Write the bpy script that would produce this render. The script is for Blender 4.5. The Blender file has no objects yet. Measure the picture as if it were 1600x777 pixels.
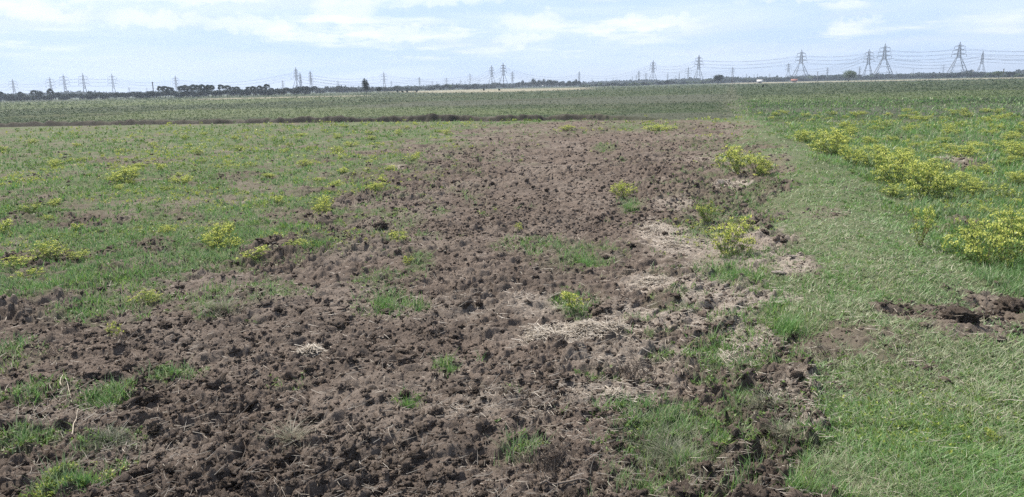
import bpy, math, random
import numpy as np
R = math.radians
C = bpy.context.scene
COL = C.collection
random.seed(7)
rng = np.random.default_rng(11)

# ------------------------------------------------------------------ camera
EYE = 1.6
FPX = 1155.0                       # focal length in pixels of the 1600 px wide photograph
PITCH = math.atan((388.5 - 135.9) / FPX)
ROLL = R(1.33)
cam_d = bpy.data.cameras.new("camera")
cam = bpy.data.objects.new("camera", cam_d); COL.objects.link(cam); C.camera = cam
cam_d.sensor_fit = 'HORIZONTAL'; cam_d.sensor_width = 36.0; cam_d.lens = 36.0 * FPX / 1600.0
cam_d.clip_start = 0.05; cam_d.clip_end = 30000
fw = np.array([0, math.cos(PITCH), -math.sin(PITCH)])
up0 = np.array([0, math.sin(PITCH), math.cos(PITCH)]); rt0 = np.array([1.0, 0, 0])
rt = rt0 * math.cos(ROLL) - up0 * math.sin(ROLL)
up = up0 * math.cos(ROLL) + rt0 * math.sin(ROLL)
from mathutils import Matrix, Vector
M = Matrix(((rt[0], up[0], -fw[0], 0), (rt[1], up[1], -fw[1], 0), (rt[2], up[2], -fw[2], EYE), (0, 0, 0, 1)))
cam.matrix_world = M

# ------------------------------------------------------------------ light
SUN_AZ, SUN_EL = R(-38), R(54)
sd = bpy.data.lights.new("sun", 'SUN'); sd.energy = 5.0; sd.angle = R(1.2); sd.color = (1.0, 0.955, 0.89)
sun = bpy.data.objects.new("sun", sd); COL.objects.link(sun)
S = Vector((math.sin(SUN_AZ) * math.cos(SUN_EL), math.cos(SUN_AZ) * math.cos(SUN_EL), math.sin(SUN_EL)))
sun.rotation_euler = S.to_track_quat('Z', 'Y').to_euler()
C.view_settings.view_transform = 'Standard'; C.view_settings.look = 'None'
C.view_settings.gamma = 1.0; C.view_settings.exposure = 0.36
C.cycles.use_denoising = False
C.cycles.max_bounces = 5; C.cycles.diffuse_bounces = 2; C.cycles.transparent_max_bounces = 8
C.cycles.volume_bounces = 0; C.cycles.sample_clamp_direct = 8; C.cycles.sample_clamp_indirect = 4

w = bpy.data.worlds.new("World"); C.world = w; w.use_nodes = True
nt = w.node_tree; N = nt.nodes; L = nt.links; N.clear()
def nd(t, **k):
    n = N.new(t)
    for a, b in k.items(): setattr(n, a, b)
    return n
def mth(op, a, b=None, c=None, clamp=False):
    n = N.new('ShaderNodeMath'); n.operation = op; n.use_clamp = clamp
    for i, v in enumerate((a, b, c)):
        if v is None: continue
        if isinstance(v, (int, float)): n.inputs[i].default_value = v
        else: L.new(v, n.inputs[i])
    return n.outputs[0]
def ramp(fac, a, b, lo=0.0, hi=1.0):
    n = N.new('ShaderNodeMapRange'); n.interpolation_type = 'SMOOTHSTEP'
    L.new(fac, n.inputs[0]); n.inputs[1].default_value = a; n.inputs[2].default_value = b
    n.inputs[3].default_value = lo; n.inputs[4].default_value = hi
    return n.outputs[0]
def mixc(fac, a, b):
    n = N.new('ShaderNodeMix'); n.data_type = 'RGBA'
    if isinstance(fac, (int, float)): n.inputs[0].default_value = fac
    else: L.new(fac, n.inputs[0])
    for s, v in ((6, a), (7, b)):
        if isinstance(v, tuple): n.inputs[s].default_value = (*v, 1)
        else: L.new(v, n.inputs[s])
    return n.outputs[2]
sky = nd('ShaderNodeTexSky', sky_type='NISHITA', sun_disc=False, sun_elevation=SUN_EL, sun_rotation=SUN_AZ,
         altitude=0, air_density=1.0, dust_density=2.5, ozone_density=1.0)
tc = nd('ShaderNodeTexCoord')
sep = nd('ShaderNodeSeparateXYZ'); L.new(tc.outputs['Generated'], sep.inputs[0])
def sq(scale_z, sx, off=(0, 0, 0)):
    m = nd('ShaderNodeMapping'); L.new(tc.outputs['Generated'], m.inputs[0])
    m.inputs['Scale'].default_value = (sx, sx, scale_z); m.inputs['Location'].default_value = off
    return m.outputs[0]
def noi(vec, det=8, rough=0.55, dist=0.0):
    n = nd('ShaderNodeTexNoise'); L.new(vec, n.inputs['Vector'])
    n.inputs['Scale'].default_value = 1.0; n.inputs['Detail'].default_value = det
    n.inputs['Roughness'].default_value = rough; n.inputs['Distortion'].default_value = dist
    return n.outputs['Fac']
veil = noi(sq(22, 3.0, (3, 0, 1)), 6, 0.55, 0.3)
puff = noi(sq(75, 13.0, (1.3, 4.2, 2)), 9, 0.6, 0.25)
big = noi(sq(30, 4.5, (7, 2, 5)), 4, 0.5, 0.0)
z = sep.outputs[2]
CLOUD_W = (7.2, 7.5, 8.2); CLOUD_G = (5.0, 5.8, 7.1); CLEAR = (4.1, 5.4, 7.4)
# pale blue of the sky low down, thinning to the sky texture higher up
lowmix = ramp(z, 0.12, 0.4, 0.95, 0.0)
c0 = mixc(lowmix, sky.outputs[0], CLEAR)
f1 = mth('MULTIPLY', ramp(veil, 0.40, 0.66, 0.0, 0.85), ramp(z, 0.13, 0.4, 1.0, 0.12))
c1 = mixc(f1, c0, (5.4, 6.3, 7.8))
f2 = mth('MULTIPLY', ramp(big, 0.47, 0.6), ramp(puff, 0.44, 0.58))
f2 = mth('MULTIPLY', f2, ramp(z, 0.02, 0.05))
c2 = mixc(mth('MULTIPLY', f2, 0.6), c1, CLOUD_W)
grey = mth('MULTIPLY', ramp(noi(sq(48, 5.0, (11, 5, 9)), 6, 0.5, 0.2), 0.50, 0.66), 0.5)
c2 = mixc(mth('MULTIPLY', grey, ramp(z, 0.15, 0.4, 1.0, 0.2)), c2, CLOUD_G)
# a few bright cumulus edges at fixed bearings: centre azimuth, elevation, half widths (radians)
az = mth('ARCTAN2', sep.outputs[0], sep.outputs[1])
wob = mth('MULTIPLY', mth('SUBTRACT', noi(sq(60, 40.0, (5, 5, 5)), 8, 0.62), 0.5), 0.040)
CLOUDS = [(-0.545, 0.093, 0.050, 0.0065, -0.06), (-0.43, 0.088, 0.045, 0.006, -0.03), (-0.31, 0.080, 0.065, 0.0075, -0.05),
          (-0.19, 0.098, 0.028, 0.012, 0.55), (-0.225, 0.103, 0.022, 0.014, 0.5), (-0.15, 0.070, 0.07, 0.006, 0.0),
          (-0.08, 0.115, 0.09, 0.007, 0.0), (0.03, 0.083, 0.04, 0.007, 0.0), (0.17, 0.075, 0.07, 0.005, 0.05),
          (0.42, 0.062, 0.02, 0.006, 0.0), (0.40, 0.10, 0.09, 0.005, 0.0), (-0.35, 0.112, 0.06, 0.005, 0.0), (0.02, 0.06, 0.035, 0.006, 0.0)]
cur = c2
for ca, ce, wa, we, tilt in CLOUDS:
    da = mth('SUBTRACT', az, ca)
    de = mth('ADD', mth('SUBTRACT', mth('SUBTRACT', z, ce), mth('MULTIPLY', da, tilt)), wob)
    da2 = mth('DIVIDE', mth('ADD', da, mth('MULTIPLY', wob, 1.5)), wa)
    de2 = mth('DIVIDE', de, we * 1.5)
    dd = mth('ADD', mth('MULTIPLY', da2, da2), mth('MULTIPLY', de2, de2))
    f = ramp(dd, 0.1, 1.9, 0.42, 0.0)
    cur = mixc(f, cur, (7.9, 8.0, 8.5))
bg = nd('ShaderNodeBackground'); bg.inputs['Strength'].default_value = 0.12
L.new(cur, bg.inputs[0]); wo = nd('ShaderNodeOutputWorld'); L.new(bg.outputs[0], wo.inputs[0])

# ------------------------------------------------------------------ pixel <-> world
def raydir(px, py):
    px = np.asarray(px, float); py = np.asarray(py, float)
    return fw + ((px - 800) / FPX)[..., None] * rt - ((py - 388.5) / FPX)[..., None] * up
def G(px, py):
    d = raydir(px, py); t = EYE / -d[..., 2]
    return (d[..., :2] * t[..., None])
def hor(px): return 154.5 - 0.0232 * px
def bearing(px):
    d = raydir(px, hor(px)); v = np.array([d[0], d[1]]); return v / np.linalg.norm(v)
def far_place(px, dist, top):
    """ground point at a distance along a bearing, and the height there of the sight line through (px, top)"""
    d = raydir(px, top); v = bearing(px) * dist
    return v[0], v[1], EYE + dist * d[2] / math.hypot(d[0], d[1])

# ------------------------------------------------------------------ noise (numpy)
def h2(ix, iy, s=0):
    n = (ix.astype(np.int64) * 374761393 + iy.astype(np.int64) * 668265263 + s * 982451653) & 0xffffffff
    n = ((n ^ (n >> 13)) * 1274126177) & 0xffffffff
    n = ((n ^ (n >> 16)) * 2246822519) & 0xffffffff
    return ((n ^ (n >> 15)) & 0xffffff) / float(0x1000000)
def vn(x, y, s=0):
    ix = np.floor(x); iy = np.floor(y); fx = x - ix; fy = y - iy
    fx = fx * fx * fx * (fx * (fx * 6 - 15) + 10); fy = fy * fy * fy * (fy * (fy * 6 - 15) + 10)
    a = h2(ix, iy, s); b = h2(ix + 1, iy, s); c = h2(ix, iy + 1, s); d = h2(ix + 1, iy + 1, s)
    return (a + (b - a) * fx) * (1 - fy) + (c + (d - c) * fx) * fy
def fbm(x, y, s=0, o=4, g=0.5):
    v = 0; a = 1; t = 0
    for i in range(o):
        v = v + a * vn(x + 17.3 * i, y - 9.1 * i, s + i); t += a; a *= g; x = x * 2.03; y = y * 2.03
    return v / t
def wor(x, y, s=0):
    ix = np.floor(x); iy = np.floor(y); f1 = np.full(x.shape, 9.0); f2 = f1.copy(); rr = np.zeros(x.shape)
    for dx in (-1, 0, 1):
        for dy in (-1, 0, 1):
            cx = ix + dx; cy = iy + dy
            d = np.hypot(cx + h2(cx, cy, s) - x, cy + h2(cx, cy, s + 5) - y)
            n = d < f1; f2 = np.where(n, f1, np.minimum(f2, d)); rr = np.where(n, h2(cx, cy, s + 9), rr); f1 = np.where(n, d, f1)
    return f1, f2, rr
def ss(a, b, x):
    t = np.clip((x - a) / (b - a), 0, 1); return t * t * (3 - 2 * t)

# ------------------------------------------------------------------ the field plan, in metres
def line(pts): return np.array([G(*p) for p in pts])
lev_l = line([(1290, 777), (1262, 600), (1238, 450), (1215, 340), (1188, 260), (1165, 205), (1146, 172), (1139, 155)])
lev_r = line([(1860, 777), (1680, 560), (1560, 450), (1430, 345), (1330, 268), (1245, 215), (1190, 186), (1158, 165), (1146, 155)])
far_c = bearing(1141) * 900
def lev_edges(y):
    yl = np.append(lev_l[:, 1], far_c[1]); xl = np.append(lev_l[:, 0], far_c[0] - 1.2)
    yr = np.append(lev_r[:, 1], far_c[1]); xr = np.append(lev_r[:, 0], far_c[0] + 1.2)
    return np.interp(y, yl, xl), np.interp(y, yr, xr)
bnd = line([(-700, 209), (-300, 202), (0, 197.5), (300, 192.5), (700, 188), (1000, 186.5), (1130, 184)])
def bund_y(x): return np.interp(x, bnd[:, 0], bnd[:, 1])
# further low banks between the plots: points, height, half width, x limits by the points
banks = [(line([(-300, 193), (0, 186), (200, 178.5), (330, 171), (420, 165)]), 0.20, 0.5),
         (line([(430, 166), (620, 162), (800, 158), (960, 153)]), 0.16, 0.8),
         (line([(-200, 172), (100, 166), (300, 161), (500, 157)]), 0.18, 0.9),
         (line([(560, 156), (800, 149), (1000, 144), (1130, 139)]), 0.2, 1.6),
         (line([(700, 150), (1120, 138)]), 0.2, 1.6),
         (line([(1150, 133.5), (1300, 132), (1450, 130), (1750, 126)]), 0.45, 2.5)]
soil_poly = line([(-300, 540), (0, 497), (130, 470), (240, 455), (330, 420), (440, 385), (545, 350), (590, 290), (640, 240), (760, 197),
                  (900, 189), (1120, 189), (1165, 215), (1195, 262), (1215, 340), (1238, 450), (1262, 600), (1290, 777)])
soil_poly = np.vstack([[-14, soil_poly[0, 1] - 0.6], soil_poly, [1.3, -6], [-14, -6]])
def poly_sd(x, y, P):
    """signed distance, negative inside"""
    d = np.full(x.shape, 1e9); ins = np.zeros(x.shape, bool)
    for i in range(len(P)):
        a = P[i]; b = P[(i + 1) % len(P)]; e = b - a
        t = np.clip(((x - a[0]) * e[0] + (y - a[1]) * e[1]) / (e @ e), 0, 1)
        d = np.minimum(d, np.hypot(x - a[0] - t * e[0], y - a[1] - t * e[1]))
        c = ((a[1] > y) != (b[1] > y)) & (x < (b[0] - a[0]) * (y - a[1]) / (b[1] - a[1] + 1e-12) + a[0])
        ins ^= c
    return np.where(ins, -d, d)
def blob(px, py, rx, ry):
    c = G(px, py); dist = math.hypot(c[0], c[1]); a = G(px, py - ry); b = G(px, py + ry)
    return c[0], c[1], rx / FPX * math.hypot(dist, EYE), max(0.5 * math.hypot(*(a - b)), 0.03), math.atan2(c[0], c[1])
def blobs(x, y, lst, warp):
    out = np.zeros(x.shape)
    for (px, py, rx, ry, v) in lst:
        cx, cy, wx, wy, an = blob(px, py, rx, ry)
        ca, sa = math.cos(an), math.sin(an)
        u = (x - cx) * ca - (y - cy) * sa; q = (x - cx) * sa + (y - cy) * ca
        near = (abs(u) < 2 * wx) & (abs(q) < 2 * wy)
        d = np.hypot(u / wx, q / wy) + warp
        out = np.where(near, np.maximum(out, v * ss(1.15, 0.55, d)), out)
    return out
# green patches in the ploughed strip (photo px, half sizes, cover)
GREEN = [(600, 478, 55, 20, .9), (655, 485, 22, 10, .7), (640, 628, 26, 12, .9), (900, 400, 90, 26, .75), (985, 318, 28, 14, .8), (945, 232, 25, 8, .9),
         (840, 385, 60, 22, .6), (1110, 345, 55, 32, .9), (1150, 425, 70, 28, .95), (1050, 690, 85, 75, .8), (1180, 640, 60, 40, .5), (1230, 520, 75, 45, .95),
         (900, 475, 45, 26, .7), (500, 380, 55, 18, .9), (560, 360, 60, 18, .5), (600, 440, 60, 22, .5), (655, 410, 30, 22, .55), (440, 465, 50, 14, .5),
         (165, 622, 45, 18, .8), (270, 588, 45, 18, .6), (60, 615, 50, 18, .4), (40, 690, 45, 22, .6), (165, 695, 60, 16, .35), (120, 760, 60, 18, .8),
         (160, 480, 75, 20, .8), (20, 560, 40, 30, .6), (700, 575, 25, 18, .5), (1015, 520, 14, 8, .8), (1190, 310, 60, 26, .85), (1100, 300, 70, 20, .35),
         (880, 205, 120, 10, .3), (1000, 197, 90, 8, .9), (1130, 225, 60, 14, .5), (790, 385, 30, 20, .5), (450, 600, 40, 14, .15), (1215, 725, 60, 35, .5),
         (1000, 760, 60, 30, .2), (1290, 760, 70, 40, .8), (720, 225, 40, 12, .45), (1190, 560, 40, 30, .4)]
# bare dug ground on the grassy bank and in the left field
BARE = [(1495, 545, 90, 42, .95), (1575, 495, 70, 34, .95), (1335, 568, 110, 50, .85), (1430, 530, 60, 32, .95), (1545, 515, 60, 30, .9), (1400, 560, 50, 20, .6), (1240, 440, 30, 22, .9), (1225, 395, 30, 20, .6),
        (1540, 480, 60, 12, .6), (1410, 590, 70, 22, .45), (1500, 640, 90, 22, .45), (1380, 650, 60, 14, .4), (1225, 600, 35, 40, .6), (1210, 690, 50, 60, .5), (1230, 750, 40, 30, .6),
        (1500, 255, 40, 12, .8), (1505, 350, 30, 10, .8), (130, 345, 45, 12, .8), (70, 312, 30, 7, .7), (240, 375, 45, 10, .8), (200, 390, 60, 10, .6), (300, 335, 50, 8, .6),
        (420, 385, 50, 12, .8), (60, 400, 60, 14, .8), (30, 345, 35, 10, .6), (370, 275, 40, 7, .7), (560, 310, 40, 12, .8), (470, 300, 50, 8, .5), (240, 255, 60, 6, .6),
        (170, 250, 30, 5, .6), (90, 275, 50, 6, .5), (500, 340, 40, 10, .8), (330, 450, 80, 16, .7), (200, 420, 90, 14, .5), (460, 230, 40, 5, .5), (620, 200, 60, 4, .5),
        (1290, 345, 30, 14, .5), (1330, 300, 20, 8, .4), (1210, 265, 26, 16, .5)]
STRAW = [(1060, 315, 35, 14, .5), (1150, 480, 70, 40, .6), (1215, 470, 40, 30, .7), (1180, 420, 60, 30, .5), (1000, 500, 80, 30, .5), (915, 517, 95, 22, 1.), (1020, 355, 30, 18, .9), (1050, 378, 40, 26, .8), (1020, 445, 45, 16, .8), (485, 551, 32, 10, .9), (1110, 470, 90, 50, .6), (1000, 560, 120, 50, .4),
         (1148, 289, 24, 8, .9), (1485, 250, 30, 10, .9), (1230, 440, 28, 20, .7), (1120, 380, 120, 40, .5), (850, 480, 60, 20, .4), (960, 620, 90, 24, .45), (1160, 540, 60, 50, .6),
         (1265, 172, 14, 5, .5), (1120, 250, 40, 12, .3), (620, 262, 20, 4, .7), (700, 480, 120, 20, .2), (770, 640, 120, 30, .3), (90, 640, 80, 40, .2),
         (1250, 660, 60, 60, .45), (550, 230, 60, 5, .2), (410, 310, 40, 6, .4), (1290, 390, 60, 30, .3), (230, 700, 60, 25, .2)]
# dips and lumps: px, py, radius m, height m
LUMPS = [(745, 722, .10, -.11), (610, 705, .08, -.06), (240, 700, .12, -.07), (255, 520, .16, .06), (1440, 522, .24, -.15), (1492, 545, .22, .09), (1530, 520, .18, .06), (1360, 560, .2, .05),
         (1578, 492, .26, .03), (1530, 498, .2, -.09), (1340, 562, .3, -.04), (1060, 455, .22, .09), (850, 505, .14, .05), (920, 520, .25, .04), (690, 700, .2, .04),
         (1490, 258, .6, .10), (1505, 352, .2, .10), (420, 385, .35, .05), (130, 345, .45, .05), (595, 352, .16, .07), (1190, 375, .2, .07), (560, 722, .07, -.08), (80, 715, .09, -.07),
         (440, 700, .06, -.05), (650, 590, .07, -.05), (1225, 262, .4, .08), (1210, 430, .3, .05), (540, 420, .25, .05), (1080, 570, .2, .05), (350, 480, .3, .05), (1130, 600, .12, -.05),
         (240, 375, .3, .07), (680, 325, .25, .08), (725, 385, .2, .08), (430, 535, .2, .05), (130, 600, .25, .06), (845, 668, .10, -.05), (1000, 730, .1, -.05)]
pale_poly = [line([(610, 143.5), (700, 141), (800, 139.2), (905, 137.2), (905, 140.5), (800, 143.5), (700, 145)]),
             line([(330, 154.3), (520, 150.3), (560, 149.5), (560, 150.5), (400, 154.0), (330, 156)]),
             line([(1150, 129.6), (1300, 127), (1560, 121.8), (1700, 119), (1700, 120.5), (1560, 123.4), (1300, 128.6), (1150, 131)])]
dark_poly = [line([(-100, 160.5), (120, 157), (120, 158), (-100, 162)]),
             line([(560, 165), (700, 158), (1100, 148), (1130, 152), (1120, 160), (800, 163), (600, 168)]),
             line([(1160, 170), (1350, 168), (1700, 160), (1800, 176), (1500, 180), (1250, 184)]),
             line([(860, 186), (1000, 178), (1130, 176), (1130, 184), (1000, 187)])]
light_poly = [line([(-100, 161), (0, 159.5), (330, 155), (560, 152), (560, 155), (400, 161), (200, 166), (0, 172), (-100, 174)]),
              line([(200, 176), (420, 168), (700, 167), (900, 172), (900, 180), (500, 184), (100, 188)]),
              line([(1160, 150), (1500, 142), (1700, 140), (1700, 150), (1400, 156), (1160, 162)])]
def plan(x, y):
    """cover of the ground at world x, y"""
    r = np.hypot(x, y)
    n1 = fbm(x * .9, y * .9, 3, 5, .55); n2 = fbm(x * 3.3, y * 3.3, 31, 4, .6); n3 = fbm(x * .22, y * .22, 77, 4, .55)
    sdp = poly_sd(x, y, soil_poly) + (n1 - .5) * 2.2 * np.clip(r / 9, .35, 2.2) + (n2 - .5) * .9
    sdp = sdp + (fbm(x * 6, y * 6, 57, 3) - .5) * 1.6
    soil = ss(.65, -.45, sdp / np.clip(r / 8, .6, 3))
    fringe = ss(-1.7, .2, sdp / np.clip(r / 8, .8, 2.5)) * ss(.52, .62, n2)
    el, er = lev_edges(y)
    wl = np.clip(r * .02, .08, 1.5)
    jit = (n2 - .5) * np.clip(r * .05, .3, 1.0) + (n1 - .5) * np.clip(r * .16, .4, 2.5)
    onlev = ss(-wl, wl, x - el + jit) * ss(wl, -wl, x - er + jit)
    right = ss(-wl, wl, x - er + jit)
    by = bund_y(x)
    beyond = ss(-.3, .3, y - by) * (1 - right) * np.clip(1 - onlev * (r < 70), 0, 1)
    farr = ss(24, 34, y) * right
    g = .26 + .86 * ss(.38, .55, n1 * .5 + n2 * .5)
    g = np.where(x < 1, g, 1.0) * 1.0
    g = g * (1 - soil)
    g = np.maximum(g, onlev * (.80 + .4 * (n2 - .35) - .85 * ss(.52, .68, n1 * .45 + n2 * .55) * ss(14, 5, r)))
    g = np.maximum(g, right * (.55 + .6 * n1))
    soilw = soil * (1 - onlev)
    g = np.where(soilw > .5, np.minimum(g, .4 * (1 - soilw)), g); g = np.maximum(g, .65 * fringe * soilw)
    wp = (n2 - .5) * 1.6
    near = r < 60
    gb = np.zeros(x.shape); bb = gb.copy(); st = gb.copy()
    if near.any():
        xn, yn, wn = x[near], y[near], wp[near]
        gb[near] = blobs(xn, yn, GREEN, wn); bb[near] = blobs(xn, yn, BARE, wn); st[near] = blobs(xn, yn, STRAW, wn)
    g = np.maximum(g, gb * (.1 + 1.1 * ss(.3, .7, n2))); g = g * (1 - bb)
    g = np.where(beyond > .5, .55 + .5 * n1, g); g = np.where(farr > .5, .6 + .5 * n1, g)
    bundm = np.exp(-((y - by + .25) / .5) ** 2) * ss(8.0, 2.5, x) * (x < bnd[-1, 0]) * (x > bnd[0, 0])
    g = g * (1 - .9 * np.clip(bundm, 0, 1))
    pale = np.zeros(x.shape); dark = np.zeros(x.shape); light = np.zeros(x.shape)
    fm = r > 30
    if fm.any():
        xf, yf = x[fm], y[fm]; rf = r[fm]
        a = np.zeros(xf.shape); b = a.copy()
        for P in pale_poly: a = np.maximum(a, ss(.03, -.01, poly_sd(xf, yf, P) / rf + (n3[fm] - .5) * .05))
        for P in dark_poly: b = np.maximum(b, ss(.04, -.03, poly_sd(xf, yf, P) / rf + (n3[fm] - .5) * .12))
        cl_ = np.zeros(xf.shape)
        for P in light_poly: cl_ = np.maximum(cl_, ss(.05, -.05, poly_sd(xf, yf, P) / rf + (n3[fm] - .5) * .2))
        pale[fm] = a; dark[fm] = b; light[fm] = cl_
    g = g * (1 - pale) * (1 - .35 * dark)
    return dict(r=r, soil=soilw, lev=onlev, right=right, beyond=np.maximum(beyond, farr), g=np.clip(g, 0, 1), straw=st, bare=bb, bund=bundm,
                pale=pale, dark=dark, light=light, n1=n1, n2=n2, n3=n3, el=el, er=er, by=by)
def height(x, y, p=None):
    p = p or plan(x, y); r = p['r']
    z = (p['n3'] - .5) * .16 * ss(60, 20, r) + (p['n1'] - .5) * .10 * ss(80, 30, r)
    amp = np.clip(p['soil'] * (1 - .55 * p['g']) + .6 * p['bare'] + .50 * (1 - p['lev']) + .10 + .7 * p['bund'], 0, 1.15) * (1 - .5 * p['straw'])
    amp = amp * (.6 + .8 * ss(.3, .7, fbm(x * .7, y * .7, 501, 2)))
    m = r < 70
    if m.any():
        X, Y, A, rr_ = x[m], y[m], amp[m], r[m]
        wx = (fbm(X * 6, Y * 6, 201, 3) - .5) * .16; wy = (fbm(X * 6, Y * 6, 251, 3) - .5) * .16
        X = X + wx; Y = Y + wy; zz = np.zeros(X.shape)
        for s, a, far, sd_ in ((.46, .13, 99, 301), (.21, .32, 70, 311), (.11, .52, 44, 321), (.058, .72, 26, 331), (.030, .55, 10, 341), (.017, .45, 5, 351)):
            k = rr_ < far
            f1, f2, q = wor(X[k] / s, Y[k] / s * 1.12, sd_)
            cap = np.clip(1 - (f1 / .85) ** 2, 0, 1); lump = (q * q * .95 + .10) * (cap if s > .15 else np.sqrt(cap))
            lump = lump * (.55 + .45 * ss(0, .22, f2 - f1))
            zz[k] += s * a * lump * np.clip((far - rr_[k]) / (far * .3), 0, 1)
            if s > .1 and s < .12: zz = .100 * np.tanh(zz / .100)
        z[m] += (zz - .055) * A
    el, er = p['el'], p['er']; wd = np.clip(er - el, .3, 4)
    z = z + .12 * ss(-.75, .65, (x - el)) * ss(-.2, .8, (er - x)) * np.clip(wd, 0, 1)
    for (px, py, rad, h) in LUMPS:
        c = G(px, py); q = ((x - c[0]) ** 2 + (y - c[1]) ** 2) / rad ** 2; k = q < 6
        if k.any(): z[k] += h * np.exp(-q[k]) * (.2 + 1.2 * p['n2'][k]) * .7
    ok = (x < bnd[-1, 0]) & (x > bnd[0, 0] - 10)
    dy = y - p['by'] + (p['n1'] - .5) * .9
    z = z + ok * (.24 * ss(-.40, 0.05, dy) * ss(1.1, .1, dy) * (.6 + .7 * vn(x * 2.3, y * 1.2, 47)) * ss(9, 3, x) - .10 * np.exp(-((dy + .5) / .3) ** 2)) * (.7 + .6 * p['n1'])
    for P, h, wd in banks:
        o = np.argsort(P[:, 0]); k = (x > P[:, 0].min()) & (x < P[:, 0].max()) & (abs(y) > 35)
        if k.any():
            d = y[k] - np.interp(x[k], P[o, 0], P[o, 1]); z[k] += h * (.5 + p['n2'][k]) * ss(-wd * .5, 0, d) * ss(wd * 1.6, 0, d)
    return z

# ------------------------------------------------------------------ mesh helpers
def mesh(name, V, quads=None, tris=None, attrs=None, mats=(), smooth=False, matidx=None):
    me = bpy.data.meshes.new(name); V = np.ascontiguousarray(V, np.float32)
    me.vertices.add(len(V)); me.vertices.foreach_set('co', V.ravel())
    li = []; ls = []; s = 0
    if quads is not None and len(quads):
        q = np.asarray(quads, np.int32); li.append(q.ravel()); ls.append(np.arange(len(q)) * 4); s = len(q) * 4
    if tris is not None and len(tris):
        t = np.asarray(tris, np.int32); li.append(t.ravel()); ls.append(s + np.arange(len(t)) * 3)
    li = np.concatenate(li); ls = np.concatenate(ls).astype(np.int32)
    me.loops.add(len(li)); me.loops.foreach_set('vertex_index', li)
    me.polygons.add(len(ls)); me.polygons.foreach_set('loop_start', ls)
    for k, v in (attrs or {}).items():
        a = me.attributes.new(k, 'FLOAT', 'POINT'); a.data.foreach_set('value', np.ascontiguousarray(v, np.float32))
    if smooth: me.polygons.foreach_set('use_smooth', np.ones(len(ls), bool))
    me.update(calc_edges=True)
    for m in mats: me.materials.append(m)
    return me
def link(name, me, parent=None, loc=None):
    o = bpy.data.objects.new(name, me); COL.objects.link(o)
    if parent: o.parent = parent
    if loc is not None: o.location = loc
    return o
def tag(o, label=None, cat=None, group=None, kind=None):
    if label: o['label'] = label
    if cat: o['category'] = cat
    if group: o['group'] = group
    if kind: o['kind'] = kind
    return o
def copy_tree(o, parent=None):
    c = o.copy(); COL.objects.link(c)
    if parent is not None: c.parent = parent
    for ch in KIDS.get(o.name, []): copy_tree(ch, c)
    return c
KIDS = {}
def kid(root, name, me):
    o = link(name, me, root); KIDS.setdefault(root.name, []).append(o); return o

# ------------------------------------------------------------------ materials
class Mat:
    def __init__(s, name):
        s.m = bpy.data.materials.new(name); s.m.use_nodes = True; s.t = s.m.node_tree; s.t.nodes.clear()
        s.out = s.t.nodes.new('ShaderNodeOutputMaterial')
    def n(s, t, **k):
        x = s.t.nodes.new(t)
        for a, b in k.items(): setattr(x, a, b)
        return x
    def l(s, a, b): s.t.links.new(a, b)
    def attr(s, n): x = s.n('ShaderNodeAttribute', attribute_name=n); return x.outputs['Fac']
    def noise(s, scale, det=5, rough=.6, vec=None, dist=0):
        x = s.n('ShaderNodeTexNoise'); x.inputs['Scale'].default_value = scale; x.inputs['Detail'].default_value = det
        x.inputs['Roughness'].default_value = rough; x.inputs['Distortion'].default_value = dist
        if vec is not None: s.l(vec, x.inputs['Vector'])
        return x.outputs['Fac']
    def mr(s, f, a, b, lo=0., hi=1.):
        x = s.n('ShaderNodeMapRange'); x.interpolation_type = 'SMOOTHSTEP'; s.l(f, x.inputs[0])
        for i, v in enumerate((a, b, lo, hi)): x.inputs[i + 1].default_value = v
        return x.outputs[0]
    def mix(s, f, a, b):
        x = s.n('ShaderNodeMix'); x.data_type = 'RGBA'
        if isinstance(f, (int, float)): x.inputs[0].default_value = f
        else: s.l(f, x.inputs[0])
        for i, v in ((6, a), (7, b)):
            if isinstance(v, tuple): x.inputs[i].default_value = (*v, 1)
            else: s.l(v, x.inputs[i])
        return x.outputs[2]
    def math(s, op, a, b):
        x = s.n('ShaderNodeMath'); x.operation = op
        for i, v in enumerate((a, b)):
            if isinstance(v, (int, float)): x.inputs[i].default_value = v
            else: s.l(v, x.inputs[i])
        return x.outputs[0]
    def ramp(s, f, stops):
        x = s.n('ShaderNodeValToRGB'); s.l(f, x.inputs[0]); e = x.color_ramp.elements
        while len(e) < len(stops): e.new(.5)
        for i, (p, c) in enumerate(stops): e[i].position = p; e[i].color = (*c, 1)
        return x.outputs[0]
def leaf_mat(name, stops, trans=.3, attr='tint', gloss=.02):
    M_ = Mat(name); c = M_.ramp(M_.attr(attr), stops)
    d = M_.n('ShaderNodeBsdfDiffuse'); t = M_.n('ShaderNodeBsdfTranslucent'); M_.l(c, d.inputs[0]); M_.l(c, t.inputs[0])
    mx = M_.n('ShaderNodeMixShader'); mx.inputs[0].default_value = trans; M_.l(d.outputs[0], mx.inputs[1]); M_.l(t.outputs[0], mx.inputs[2])
    g = M_.n('ShaderNodeBsdfGlossy'); g.inputs['Roughness'].default_value = .45; g.inputs[0].default_value = (1, 1, 1, 1)
    m2 = M_.n('ShaderNodeMixShader'); m2.inputs[0].default_value = gloss; M_.l(mx.outputs[0], m2.inputs[1]); M_.l(g.outputs[0], m2.inputs[2])
    M_.l(m2.outputs[0], M_.out.inputs[0]); return M_.m
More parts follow.
